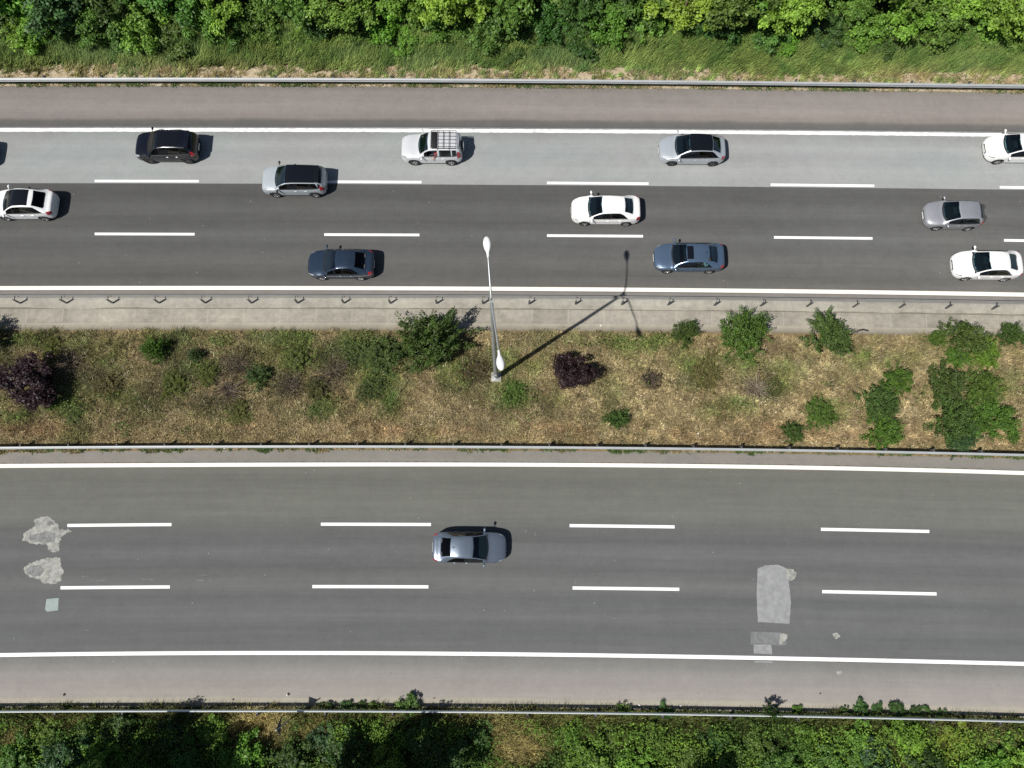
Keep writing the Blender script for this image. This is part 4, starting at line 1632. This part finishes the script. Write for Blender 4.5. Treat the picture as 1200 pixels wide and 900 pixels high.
# dry twiggy shrubs
TW = [(392, 436, 26, 'dark leafless twiggy shrub below the navy saloon'), (282, 428, 22, 'brown leafless shrub in the median below the pale blue SUV'),
      (268, 458, 24, 'brown leafless shrub low in the median, left part'), (340, 452, 20, 'brown leafless shrub right of the grey-green shrub'),
      (85, 425, 24, 'brown leafless shrub right of the big purple bush'), (885, 455, 26, 'pale dry twiggy shrub low in the right half of the median'),
      (762, 446, 12, 'small purplish dry shrub right of the small purple bush')]
for i, (px, py, rp, lab) in enumerate(TW):
    p = U(px, py)
    root = empty('dry_shrub', (p.x, p.y, -.02), random.uniform(0, 6))
    tag(root, lab, 'shrub', 'dry shrubs in the median')
    R = rp / 18.2
    b = twig_mesh('twigs', R, .55, 60, i)
    b.build('twigs', worn('twig_bark_%d' % i, (.13, .10, .08) if i != 5 else (.24, .20, .15), .9, 0, 5, .3), root)
    r0 = np.random.default_rng(i + 40)
    n = 500
    a = r0.uniform(0, 2 * PI, n)
    rr = R * np.sqrt(r0.uniform(0, 1, n))
    cen = np.stack([np.cos(a) * rr, np.sin(a) * rr, .2 + .4 * r0.uniform(0, 1, n)], 1)
    lm = leaves_to_mesh('dead_leaves', cen, r0.normal(size=(n, 3)) + np.array([0, 0, .8]), np.full(n, .10) * r0.uniform(.6, 1.3, n), .5, r0.uniform(0, 1, n))
    lo = bpy.data.objects.new('dead_leaves', lm)
    COL.objects.link(lo)
    lo.parent = root
    lo.color = (*((.085, .07, .05) if i not in (5, ) else (.2, .155, .10)), 1)

# --- the upper thicket
SPOT_T = [(10, 'in the top left corner'), (62, 'a little in from the top left corner'), (122, 'left above the black SUV'), (188, 'straight above the black SUV'), (252, 'right above the black SUV'),
          (318, 'above the front of the pale blue SUV'), (385, 'right above the pale blue SUV'), (450, 'left above the roof-rack car'), (512, 'straight above the roof-rack car'), (574, 'in line above the street lamp'),
          (640, 'left above the middle-lane white saloon'), (708, 'in line above the middle-lane white saloon'), (768, 'left above the silver crossover'), (828, 'straight above the silver crossover'),
          (890, 'right above the silver crossover'), (950, 'above the gap beyond the silver crossover'), (1015, 'left above the silver-grey hatchback'), (1080, 'above the front of the silver-grey hatchback'),
          (1140, 'left above the slow-lane white hatchback'), (1195, 'in the top right corner')]
tones_f = ['dark green', 'bright green', 'mid-green', 'bright green', 'mid-green', 'mid-green', 'dark green', 'bright green', 'mid-green', 'mid-green', 'dark green', 'mid-green', 'bright green', 'dark green', 'mid-green', 'dark green', 'bright green', 'mid-green', 'bright green', 'mid-green']
tones_b = ['bright green', 'blue-green', 'dark green', 'mid-green', 'lime green', 'mid-green', 'bright green', 'bright green', 'lime green', 'mid-green', 'dark green', 'mid-green', 'lime green', 'mid-green', 'lime green', 'mid-green', 'bright green', 'lime green', 'bright green', 'lime green']
for i, (px, where) in enumerate(SPOT_T):
    x = px + random.uniform(-12, 12)
    tf = tones_f[i]
    sc_ = random.uniform(1.45, 1.95)
    p = W(x, random.uniform(34, 45))
    plant('bush', 'bush', i, (p.x, p.y, -.1), sc_, jit(tuple(q * 1.15 for q in TONE[tf])), '%s front-row bush, upper thicket, %s' % (tf, where), 'bush', 'bushes of the upper thicket', random.uniform(.8, 1.15))
    x3 = px + 32 + random.uniform(-10, 10)
    p = W(x3, random.uniform(38, 49))
    plant('bush', 'bush', i + 4, (p.x, p.y, -.1), random.uniform(1.3, 1.8), jit(TONE[tones_f[(i * 7 + 3) % 20]]), 'low %s scrub bush, thicket foot, %s' % (tones_f[(i * 7 + 3) % 20], where), 'bush', 'bushes of the upper thicket', random.uniform(.45, .65))
    x2 = px + 30 + random.uniform(-12, 12)
    tb = tones_b[i]
    p = W(x2, random.uniform(22, 36))
    plant('tree', 'tree', i, (p.x, p.y, -.1), random.uniform(1.7, 2.4), jit(tuple(q * 1.15 for q in TONE[tb])), '%s small second-row tree, upper thicket, %s' % (tb, where), 'tree', 'trees of the upper thicket', random.uniform(.8, 1.05))
    p = W(px + random.uniform(-20, 20), random.uniform(-15, 5))
    plant('tree', 'tree', i + 2, (p.x, p.y, -.1), random.uniform(2.2, 3.0), jit(MID, .3), 'taller tree behind upper thicket, %s' % where, 'tree', 'trees of the upper thicket', random.uniform(.9, 1.1))

# --- the lower thicket
SPOT_B = [(8, 'in the bottom left corner'), (58, 'below the pale square repair patch'), (105, 'below the left litter scrap'), (150, 'left of the first deep shadow'), (205, 'at the first deep shadow'),
          (262, 'just left of the road sign'), (318, 'directly below the road sign'), (385, 'right of the road sign'), (440, 'below and left of the steel-grey saloon'), (500, 'in line below the rear of the steel-grey saloon'),
          (560, 'in line below the front of the steel-grey saloon'), (615, 'right of the yellow dry grass'), (668, 'below the start of the middle lane dash'), (720, 'below the end of the middle lane dash'), (778, 'well left of the large repair patch'),
          (835, 'left of the large repair patch'), (890, 'in line below the large repair patch'), (945, 'just right of the large repair patch'), (1000, 'below the start of the right lane dash'), (1058, 'below the end of the right lane dash'),
          (1115, 'a little in from the bottom right corner'), (1175, 'in the bottom right corner')]
shadow_spots = {3, 4, 5, 8, 9, 10, 16}
dry_spots = {0, 6, 11}
low_tones = ['mid-green', 'bright green', 'mid-green', 'dark green', 'blue-green', 'bright green', 'mid-green', 'blue-green', 'bright green', 'dark green', 'dark green', 'mid-green', 'bright green', 'mid-green', 'bright green', 'dark green', 'mid-green', 'bright green', 'bright green', 'lime green', 'lime green', 'mid-green']
for i, (px, where) in enumerate(SPOT_B):
    t = low_tones[i]
    if i not in dry_spots:
        p = W(px + random.uniform(-8, 8), random.uniform(856, 866))
        plant('bush', 'bush', i + 1, (p.x, p.y, -.1), random.uniform(.8, 1.15), jit(TONE[t]), '%s bush close behind bottom guardrail, %s' % (t, where), 'bush', 'bushes of the lower thicket', random.uniform(.6, .85))
    p = W(px + 22 + random.uniform(-10, 10), random.uniform(884, 894))
    if i not in (11, 10):
      plant('bush', 'bush', i + 3, (p.x, p.y, -.1), random.uniform(1.1, 1.5), jit(TONE[low_tones[(i * 5 + 2) % 22]]), '%s bush at the bottom border, %s' % (low_tones[(i * 5 + 2) % 22], where), 'bush', 'bushes of the lower thicket', random.uniform(.7, .95))

SHADE = [(88, 'rooted left of the pale square repair patch'), (142, 'rooted below the first lower dash'), (196, 'rooted well left of the road sign'),
         (402, 'rooted right of the road sign'), (452, 'rooted left of the steel-grey saloon'), (792, 'rooted left of the large repair patch')]
for i, (px, where) in enumerate(SHADE):
    p = W(px, 934)
    plant('tree', 'tree', i, (p.x, p.y, -.1), 2.3 if i != 5 else 1.6, jit(MID), 'tall shading tree past the bottom border, %s' % where, 'tree', 'trees of the lower thicket', 1.75 if i == 4 else 1.58)

# young shoots reaching over the bottom rail
OV = [(404, 829, 9, 'leafy shoot poking over the bottom guardrail right of the road sign'), (478, 828, 15, 'wide dark shrub poking over the bottom guardrail below the steel-grey saloon'), (422, 830, 8, 'round weed at the bottom guardrail between two shoots'),
      (733, 832, 10, 'weed over the bottom guardrail below the middle lane dash'), (776, 832, 11, 'bushy weed over the bottom guardrail left of the large repair patch'), (899, 830, 11, 'thin sapling standing over the bottom guardrail below the large repair patch'),
      (1010, 835, 15, 'low shrub over the bottom guardrail below the right lane dash start'), (1048, 836, 15, 'low shrub over the bottom guardrail below the right lane dash end'), (1085, 838, 13, 'low shrub over the bottom guardrail nearest the right edge'),
      (1026, 835, 12, 'dark tuft between the two low shrubs over the bottom guardrail, right part'), (1066, 837, 12, 'dark leafy tuft between the right two shrubs over the bottom guardrail'),
      (989, 835, 11, 'leafy tuft starting the row of low shrubs over the bottom guardrail'), (1108, 839, 10, 'last small tuft of the shrub row over the bottom guardrail'),
      (440, 830, 9, 'leafy tuft over the bottom guardrail below the lower dash end'), (386, 829, 9, 'leafy tuft over the bottom guardrail just right of the sign shadow'),
      (932, 833, 8, 'small weed at the bottom guardrail right of the thin sapling')]
for i, (px, py, rp, lab) in enumerate(OV):
    p = U(px, py)
    if lab.startswith('thin'):
        plant('sapling', 'sapling', i, (p.x, p.y, -.02), .50, DARK, lab, 'sapling', None, 3.4)
    else:
        plant('weed', 'weed', i, (p.x, p.y - (.06 if px > 960 else 0), -.02), rp / (19.5 if px < 960 else 21), jit(DARK if i % 2 == 0 or px > 960 else MID), lab, 'weed', 'weeds over the bottom guardrail', .7 if px < 960 else .45)


# ------------------------------------------------------------------ grass (uncountable)
def vnoise(x, y, seed):
    r0 = np.random.default_rng(seed)
    gsz = 256
    gr = r0.uniform(0, 1, (gsz, gsz))
    xi, yi = np.floor(x).astype(int), np.floor(y).astype(int)
    fx, fy = x - xi, y - yi
    fx, fy = fx * fx * (3 - 2 * fx), fy * fy * (3 - 2 * fy)
    a = gr[xi % gsz, yi % gsz]
    b_ = gr[(xi + 1) % gsz, yi % gsz]
    c_ = gr[xi % gsz, (yi + 1) % gsz]
    d_ = gr[(xi + 1) % gsz, (yi + 1) % gsz]
    return (a * (1 - fx) + b_ * fx) * (1 - fy) + (c_ * (1 - fx) + d_ * fx) * fy


def fbm(x, y, seed):
    return .5 * vnoise(x, y, seed) + .3 * vnoise(x * 2.1, y * 2.1, seed + 1) + .2 * vnoise(x * 4.3, y * 4.3, seed + 2)


CR = np.array(CAMROT)
_offs = {}


def Wn(px, py):
    """vectorised W"""
    o = np.zeros_like(px)
    gx = np.arange(-300, 1521, 20.0)
    gy = np.arange(-60, 961, 20.0)
    if 'g' not in _offs:
        _offs['g'] = np.array([[off(a, b_) for b_ in gy] for a in gx])
    G = _offs['g']
    fi = np.clip((px - gx[0]) / 20, 0, len(gx) - 1.001)
    fj = np.clip((py - gy[0]) / 20, 0, len(gy) - 1.001)
    i, j = fi.astype(int), fj.astype(int)
    a, b_ = fi - i, fj - j
    o = (G[i, j] * (1 - a) + G[i + 1, j] * a) * (1 - b_) + (G[i, j + 1] * (1 - a) + G[i + 1, j + 1] * a) * b_
    d = np.stack([(px - 600) / F, (450 - (py + o)) / F, -np.ones_like(px)], 1) @ CR.T
    t = -HC / d[:, 2]
    return np.stack([d[:, 0] * t, d[:, 1] * t, np.zeros_like(px)], 1)


def blades(name, pos, length, width, lean, col, label, cat='grass', lean_dir=None):
    n = len(pos)
    az = rng.uniform(0, 2 * PI, n) if lean_dir is None else lean_dir
    d = np.stack([np.cos(az), np.sin(az), np.zeros(n)], 1)
    s = np.stack([-np.sin(az), np.cos(az), np.zeros(n)], 1)
    v = np.empty((n, 3, 3))
    v[:, 0] = pos - s * width[:, None] * .5
    v[:, 1] = pos + s * width[:, None] * .5
    v[:, 2] = pos + d * (length * np.sin(lean))[:, None] + np.array([0, 0, 1]) * (length * np.cos(lean))[:, None]
    me = bpy.data.meshes.new(name)
    me.vertices.add(n * 3)
    me.vertices.foreach_set('co', v.reshape(-1))
    me.loops.add(n * 3)
    me.loops.foreach_set('vertex_index', np.arange(n * 3))
    me.polygons.add(n)
    me.polygons.foreach_set('loop_start', np.arange(n) * 3)
    me.polygons.foreach_set('loop_total', np.full(n, 3))
    me.update()
    at = me.attributes.new('col', 'FLOAT_COLOR', 'POINT')
    c4 = np.concatenate([np.clip(col, 0, 1), np.ones((n, 1))], 1)
    at.data.foreach_set('color', np.repeat(c4, 3, axis=0).reshape(-1))
    me.materials.append(M['blade'])
    o = bpy.data.objects.new(name, me)
    COL.objects.link(o)
    tag(o, label, cat, None, 'stuff')
    return o


def lerp(a, b_, t):
    t = np.clip(t, 0, 1)[:, None]
    return np.array(a) * (1 - t) + np.array(b_) * t


STRAW, TAN, OLIVE, GREEN, RUST, BROWN = (.36, .285, .14), (.25, .185, .09), (.135, .135, .045), (.075, .125, .030), (.27, .15, .075), (.115, .09, .055)
def tufts(name, cen, nb, rad, length, width, lean, col, label, cat='grass', lean_dir=None, jitter=.35, dirspread=1.0):
    """every tuft is a handful of blades of one colour"""
    m = len(cen)
    idx = np.repeat(np.arange(m), nb)
    n = len(idx)
    a = rng.uniform(0, 2 * PI, n)
    r_ = rad[idx] * np.sqrt(rng.uniform(0, 1, n))
    pos = cen[idx] + np.stack([np.cos(a) * r_, np.sin(a) * r_, np.zeros(n)], 1)
    ld = a + rng.normal(0, .6, n) if lean_dir is None else lean_dir[idx] + rng.normal(0, dirspread, n)
    c = col[idx] * rng.uniform(1 - jitter, 1 + jitter, (n, 1))
    return blades(name, pos, length[idx] * rng.uniform(.6, 1.3, n), width[idx] * rng.uniform(.7, 1.3, n),
                  np.clip(lean[idx] + rng.normal(0, .3, n), .05, 1.5), c, label, cat, ld)


def spots(px, py, L):
    g_ = np.zeros(len(px))
    for (gx, gy, sx_, sy_, a_) in L:
        g_ = np.maximum(g_, a_ * np.exp(-((px - gx) / sx_) ** 2 - ((py - gy) / sy_) ** 2))
    return g_


GREEN_M = [(30, 400, 40, 12, .5), (90, 410, 30, 12, .4), (190, 402, 22, 14, .7), (250, 400, 30, 10, .6), (300, 436, 16, 12, .8), (350, 400, 40, 14, .8), (430, 410, 60, 22, 1.0), (440, 450, 30, 22, .9),
           (230, 430, 24, 14, .5), (80, 478, 26, 12, .7), (18, 490, 22, 10, .5), (140, 460, 20, 10, .7), (285, 488, 24, 10, .6), (370, 480, 18, 8, .5), (600, 462, 24, 18, .8), (540, 440, 26, 22, .6),
           (740, 402, 46, 10, .8), (775, 398, 24, 10, .8), (820, 440, 34, 26, .6), (855, 420, 30, 20, .5), (905, 452, 18, 12, .8), (1010, 412, 10, 6, .9), (860, 470, 26, 8, .5), (672, 400, 18, 8, .5), (1140, 440, 50, 20, .5), (990, 475, 40, 14, .6), (640, 465, 24, 12, .4)]
DARK_M = [(110, 440, 24, 12, .8), (185, 458, 22, 10, .6), (280, 430, 24, 14, .8), (340, 455, 20, 18, .8), (395, 435, 18, 22, 1.0), (245, 468, 26, 8, .5), (150, 486, 20, 8, .4), (560, 430, 22, 18, .6), (655, 425, 20, 10, .6), (815, 443, 26, 9, .7), (885, 452, 20, 8, .7), (460, 432, 20, 14, .6), (430, 470, 16, 10, .5), (60, 500, 40, 8, .3)]  # dark spots: brown twiggy growth, with its shadows painted into the colour
PALE_M = [(520, 485, 44, 18, .8), (600, 500, 60, 14, .5), (760, 470, 50, 20, .5), (770, 440, 26, 12, .6), (870, 462, 18, 10, .8), (960, 425, 36, 18, .6), (1060, 425, 34, 16, .7), (1060, 480, 22, 26, .8), (975, 505, 30, 10, .8), (700, 500, 40, 10, .4), (830, 500, 60, 10, .5), (400, 500, 30, 8, .4), (920, 478, 24, 10, .5), (1180, 460, 26, 26, .5)]

# median
m = 30000
px = rng.uniform(-120, 1320, m)
py = rng.uniform(387, 521.5, m)
ragged = 386 + 6 * vnoise(px / 13, px * 0, 5)
py = np.where(py < 394, ragged + (py - 387) * .8, py)
n1, n2, n3 = fbm(px / 42, py / 30, 21), fbm(px / 13, py / 11, 31), fbm(px / 70, py / 40, 41)
left = np.clip(1.15 - px / 640, 0, 1)
gr = np.clip(spots(px, py, GREEN_M) * (.55 + 1.3 * n2) + (n1 - .54) * 2.3 + .34 * left - .35 * np.clip((py - 482) / 25, 0, 1), 0, 1)
dk = np.clip(spots(px, py, DARK_M) * (.35 + 1.3 * n2) + (n3 - .56) * 1.6 + .36 * left * n1 * 2 - .3 * np.clip((py - 485) / 25, 0, 1), 0, .95)
pl = np.clip(spots(px, py, PALE_M) * (.4 + 1.2 * n2) + (fbm(px / 30, py / 18, 77) - .56) * 1.4, 0, 1)
c = lerp((.212, .170, .088), (.285, .235, .122), (n2 - .3) * 2.2)
c = c * (1 - pl[:, None] * .8) + np.array([.39, .32, .178]) * pl[:, None] * .8
ru = np.exp(-((py - 502) / 14) ** 2) * np.clip((fbm(px / 60, py / 18, 51) - .44) * 4, 0, 1) * .55
c = c * (1 - ru[:, None]) + np.array([.29, .165, .09]) * ru[:, None]
gcol = lerp((.165, .175, .055), (.082, .155, .034), (n2 - .35) * 2.6)
c = c * (1 - gr[:, None]) + gcol * gr[:, None]
c = c * (1 - dk[:, None] * .72) + np.array([.075, .06, .04]) * dk[:, None] * .72
blo = fbm(px / 9, py / 8, 151)[:, None]
c = 1.13 * c * np.exp(rng.normal(0, .26, (m, 1)) + (blo - .5) * 1.6) * (1 - .14 * left[:, None])
sel = rng.uniform(0, 1, m)
c = np.where((sel > .965)[:, None], np.array([.50, .42, .28]) * rng.uniform(.7, 1.1, (m, 1)), c)
c = np.where((sel < .05)[:, None], np.array([.055, .06, .025]), c)
pos = Wn(px, py)
pos[:, 2] = -.02
tufts('dry_grass', pos, 8, .05 + .10 * n2, .14 + .22 * n1 + .16 * gr + .12 * dk, np.full(m, .036), .7 + .5 * n3, c, 'dry mottled grass and weeds covering the median', 'grass')


def leaf_cover(name, px, py, hmin, hmax, size, col, label, z=-.02):
    """low leafy growth nobody could count"""
    n = len(px)
    p = Wn(px, py)
    p[:, 2] = z + rng.uniform(0, 1, n) ** .7 * (hmax - hmin) + hmin
    nrm = np.array([0, 0, .8]) + rng.normal(0, .55, (n, 3))
    me = leaves_to_mesh(name, p, nrm, size * rng.uniform(.6, 1.4, n), .6, rng.uniform(0, 1, n))
    at = me.attributes.new('col', 'FLOAT_COLOR', 'POINT')
    c4 = np.concatenate([np.clip(col, 0, 1), np.ones((n, 1))], 1)
    at.data.foreach_set('color', np.repeat(c4, 4, axis=0).reshape(-1))
    me.materials.clear()
    me.materials.append(M['blade'])
    o = bpy.data.objects.new(name, me)
    COL.objects.link(o)
    tag(o, label, 'ground cover', None, 'stuff')
    return o


# broad-leaved weeds in the green patches of the median
n = 95000
px = rng.uniform(-100, 1300, n)
py = rng.uniform(388, 515, n)
k = spots(px, py, GREEN_M) * (.25 + 1.5 * fbm(px / 9, py / 8, 131)) + (fbm(px / 26, py / 18, 135) - .58) * 2.2 + .22 * np.clip(1 - px / 560, 0, 1)
keep = rng.uniform(0, 1, n) < np.clip(k - .30, 0, 1) * 1.3
px, py, k = px[keep], py[keep], k[keep]
c = lerp((.135, .155, .045), (.068, .138, .028), rng.uniform(0, 1, len(px)) * .5 + fbm(px / 18, py / 14, 137) * .6) * np.exp(rng.normal(0, .3, (len(px), 1)))
leaf_cover('ground_weeds', px, py, .02, .55, np.full(len(px), .105), c, 'low green broad-leaved weeds in the median grass')

n = 60000
px = rng.uniform(-100, 1300, n)
py = rng.uniform(388, 505, n)
k = spots(px, py, DARK_M) * (.2 + 1.6 * fbm(px / 10, py / 9, 141)) + (fbm(px / 24, py / 20, 143) - .60) * 2 + .14 * np.clip(1 - px / 520, 0, 1)
keep = rng.uniform(0, 1, n) < np.clip(k - .30, 0, 1) * 1.2
px, py = px[keep], py[keep]
c = lerp((.095, .075, .05), (.06, .065, .03), rng.uniform(0, 1, len(px))) * np.exp(rng.normal(0, .35, (len(px), 1)))
leaf_cover('withered_weeds', px, py, .02, .6, np.full(len(px), .09), c, 'dark withered brown weeds in the median grass')

# tall green grass under the upper thicket
m = 22000
px = rng.uniform(-120, 1320, m)
py = rng.uniform(44, 92, m)
n1, n2, n3 = fbm(px / 36, py / 20, 61), fbm(px / 12, py / 10, 71), fbm(px / 60, py / 30, 171)
edge_ = 80 + 16 * (fbm(px / 26, px * 0, 81) - .5)
keep = (py < edge_) | (rng.uniform(0, 1, m) < .30 * (n2 > .45))
px, py, n1, n2, n3, edge_ = (q[keep] for q in (px, py, n1, n2, n3, edge_))
m = len(px)
c = lerp((.072, .140, .032), (.225, .290, .078), (n2 - .25) * 2.0)
c = c * (1 - np.clip((n3 - .5) * 3, 0, .6))[:, None] + np.array([.09, .15, .055]) * np.clip((n3 - .5) * 3, 0, .6)[:, None]
dry = np.clip((py - 74) / 12, 0, 1) * np.clip((n1 - .36) * 2.6, 0, .85)
c = c * (1 - dry[:, None]) + lerp((.30, .23, .11), (.20, .15, .07), n2) * dry[:, None]
c = c * np.exp(rng.normal(0, .32, (m, 1)))
pos = Wn(px, py)
pos[:, 2] = -.02
tall = np.clip((88 - py) / 26, .15, 1)
tufts('tall_grass', pos, 9, .06 + .12 * n2, .22 + 1.05 * tall * (.6 + .8 * n1), np.full(m, .04), .6 + .6 * n3, c, 'tall green grass between the upper thicket and top guardrail', 'grass', lean_dir=.75 + 3.0 * (n3 - .5), dirspread=.45)

# straw and weeds on the stony strip, rail foot and thicket floor
m = 5200
px = rng.uniform(-120, 1320, m)
py = rng.uniform(76, 97, m)
n1, n2 = fbm(px / 24, py / 9, 181), fbm(px / 8, py / 6, 183)
keep = rng.uniform(0, 1, m) < np.clip((n1 - .3) * 2.2, .1, 1)
px, py, n1, n2 = (q[keep] for q in (px, py, n1, n2))
m = len(px)
c = lerp((.40, .32, .19), (.24, .175, .09), n2 * 1.4 - .2)
gq = (fbm(px / 16, py / 7, 187) > .56)[:, None]
c = np.where(gq, lerp((.085, .12, .035), (.17, .16, .06), n2), c) * np.exp(rng.normal(0, .3, (m, 1)))
pos = Wn(px, py)
tufts('straw', pos, 7, np.full(m, .12), .14 + .18 * n1, np.full(m, .035), np.full(m, 1.0), c, 'straw and small weeds on the stony strip behind the top guardrail', 'straw')

n = 90000
px = rng.uniform(-130, 1330, n)
py = rng.uniform(-40, 58, n)
k = fbm(px / 26, py / 20, 191)
keep = rng.uniform(0, 1, n) < np.clip((k - .30) * 3.0, 0, 1)
px, py, k = px[keep], py[keep], k[keep]
hue = fbm(px / 45, py / 30, 193)
c = lerp((.050, .105, .022), (.125, .210, .032), (hue - .3) * 2.4) * np.exp(rng.normal(0, .27, (len(px), 1)))
hh = np.clip((k - .3) * 3.2, .2, 1.4)
leaf_cover('undergrowth', px, py, .05, 1.0, np.full(len(px), .17), c, 'dense leafy undergrowth filling the upper thicket')

# weeds along the rails
parts = []
n = 18000
px = rng.uniform(-120, 1320, n)
py = rng.uniform(96.5, 102.2, n)
k = vnoise(px / 26, px * 0 + 3, 91) * .6 + vnoise(px / 6, px * 0 + 3, 92) * .4
keep = rng.uniform(0, 1, n) < np.clip((k - .25) * 2.2, .06, 1)
parts.append((px[keep], py[keep]))
n = 16000
px = rng.uniform(-120, 1320, n)
k = np.clip((vnoise(px / 22, px * 0 + 7, 95) * .6 + vnoise(px / 5, px * 0 + 7, 96) * .4 - .38) * 2.4, 0.02, 1)
py = 525.5 + 5.0 * k * rng.uniform(0, 1, n) ** 1.2
keep = rng.uniform(0, 1, n) < k
parts.append((px[keep], py[keep]))
px = np.concatenate([q[0] for q in parts])
py = np.concatenate([q[1] for q in parts])
n = len(px)
n2 = fbm(px / 12, py / 6, 97)
c = lerp((.065, .105, .03), (.24, .19, .10), (n2 - .40) * 3.5) * np.exp(rng.normal(0, .35, (n, 1)))
pos = Wn(px, py)
blades('verge_weeds', pos, rng.uniform(.08, .24, n), rng.uniform(.03, .07, n), rng.uniform(.4, 1.4, n), c, 'low weeds growing along the guardrail bases', 'weeds')

# bottom verge
GOLD = [(20, 860, 18, 12, .8), (305, 850, 40, 22, 1.0), (375, 860, 22, 22, .9), (420, 870, 20, 20, .6), (575, 850, 22, 16, .8), (610, 872, 34, 22, 1.0), (1170, 858, 34, 12, .7), (1110, 850, 20, 10, .4), (60, 850, 60, 8, .4), (560, 842, 200, 6, .25)]
m = 15000
px = rng.uniform(-120, 1320, m)
py = rng.uniform(826.5, 905, m)
e = 830 - 3.0 * np.clip((vnoise(px / 14, px * 0, 12) - .35) * 2.5, 0, 1) - 4.5 * np.clip(spots(px, px * 0, [(1040, 0, 60, 1, 1), (420, 0, 60, 1, .8), (760, 0, 40, 1, .6), (480, 0, 30, 1, .6)]), 0, 1) * vnoise(px / 7, px * 0, 13)
keep = py > e
px, py = px[keep], py[keep]
m = len(px)
n1, n2 = fbm(px / 50, py / 34, 14), fbm(px / 14, py / 12, 15)
gold = np.clip(spots(px, py, GOLD) * (.6 + 1.0 * n2), 0, 1)
c = lerp((.060, .095, .024), (.14, .15, .045), (n1 - .35) * 2.5)
c = c * (1 - gold[:, None]) + lerp((.29, .235, .085), (.52, .43, .19), n2) * gold[:, None]
c = c * np.exp(rng.normal(0, .36, (m, 1)))
pos = Wn(px, py)
pos[:, 2] = -.02
front = np.clip((py - 828) / 10, .25, 1)
tufts('rough_grass', pos, 8, .06 + .1 * n2, .15 + .6 * front * (.5 + n1), np.full(m, .04), .5 + .6 * n2, c, 'rough grass and dry stalks behind the bottom guardrail', 'grass')

n = 150000
px = rng.uniform(-130, 1330, n)
py = rng.uniform(838, 925, n)
gold = spots(px, py, GOLD)
k = fbm(px / 24, py / 18, 201)
keep = rng.uniform(0, 1, n) < np.clip((k - .32) * 3.0, 0, 1) * np.clip(1 - 1.6 * gold, 0, 1) * np.clip((py - 836) / 16, .1, 1)
px, py, k = px[keep], py[keep], k[keep]
hue = fbm(px / 40, py / 26, 203) + .18 * np.clip((px - 600) / 500, 0, 1)
c = lerp((.050, .100, .020), (.120, .210, .030), (hue - .32) * 2.4) * np.exp(rng.normal(0, .25, (len(px), 1)))
leaf_cover('bank_undergrowth', px, py, .05, 1.1, np.full(len(px), .125), c, 'dense leafy growth behind the bottom guardrail')

# ------------------------------------------------------------------ scraps on the ground
ts = MB()
p0 = U(995, 387.5, .06)
pts = [U(x, y, .07) - p0 for x, y in ((1004, 389.5), (1006.5, 387), (1012, 386), (1018, 387.5))]
arc = []
for i, q_ in enumerate(pts):
    arc += [q_ + Vector((0, .05, .0)), q_ + Vector((0, -.05, -.01)), q_ + Vector((0, -.05, -.035)), q_ + Vector((0, .05, -.03))]
fs = []
for i in range(len(pts) - 1):
    for k in range(4):
        fs.append((i * 4 + k, i * 4 + (k + 1) % 4, (i + 1) * 4 + (k + 1) % 4, (i + 1) * 4 + k))
fs += [(0, 1, 2, 3), (12, 13, 14, 15)]
ts.add(arc, fs)
o = ts.build('tyre_scrap', M['tyre'])
o.location = p0
tag(o, 'curved black strip of tyre rubber on the pale concrete channel', 'tyre scrap')


def scrap(px, py, s, mat, label, seed):
    r0 = random.Random(seed)
    bm = bmesh.new()
    s *= .62
    bmesh.ops.create_icosphere(bm, subdivisions=2, radius=s)
    for q_ in bm.verts:
        q_.co = Vector((q_.co.x * r0.uniform(.6, 1.3), q_.co.y * r0.uniform(.6, 1.2), q_.co.z * r0.uniform(.4, .8)))
    me = bpy.data.meshes.new('litter')
    bm.to_mesh(me)
    bm.free()
    o = link_mesh('litter', me, mat)
    q_ = U(px, py)
    o.location = (q_.x, q_.y, s * .35)
    tag(o, label, 'litter', 'litter along the motorway')


lw = worn('white_litter', (.7, .69, .66), .6, 0, 6, .2)
ld = worn('dark_litter', (.05, .05, .05), .7, 0, 6, .3)
scrap(75.5, 814, .12, ld, 'dark scrap on the lower hard shoulder, nearest the left edge', 1)
scrap(338, 813.5, .13, ld, 'dark scrap on the lower hard shoulder above the road sign', 2)
scrap(336.6, 814.2, .08, lw, 'small white scrap touching the dark scrap above the road sign', 3)
scrap(273.5, 819.5, .09, ld, 'dark pebble-sized scrap on the shoulder left of the road sign', 4)
scrap(961, 812.5, .08, ld, 'dark speck of litter on the shoulder right of the thin sapling', 5)
scrap(749.5, 826, .10, lw, 'white scrap by the bottom guardrail below the middle lane dash', 6)
scrap(797.5, 827, .10, lw, 'white scrap by the bottom guardrail left of the large repair patch', 7)
scrap(1160, 836, .09, lw, 'white scrap by the bottom guardrail near the right corner', 8)
scrap(144, 430.5, .09, lw, 'white scrap in median grass right of the big purple bush', 9)
scrap(493.5, 497, .09, lw, 'white scrap in median grass below the large spiky bush', 10)
scrap(818, 508, .10, lw, 'white scrap in median grass above the guardrail, right of the small round bush', 11)
scrap(704, 381.5, .11, lw, 'white scrap on the channel lip beside the lamp shadow', 12)
scrap(255, 519, .07, lw, 'white speck beside the lower median guardrail at left', 13)
scrap(263, 525.5, .09, lw, 'white scrap on the road side of the lower median guardrail', 14)
scrap(591, 863, .13, lw, 'whitish scrap in dry grass at the bottom, below the steel-grey saloon', 15)
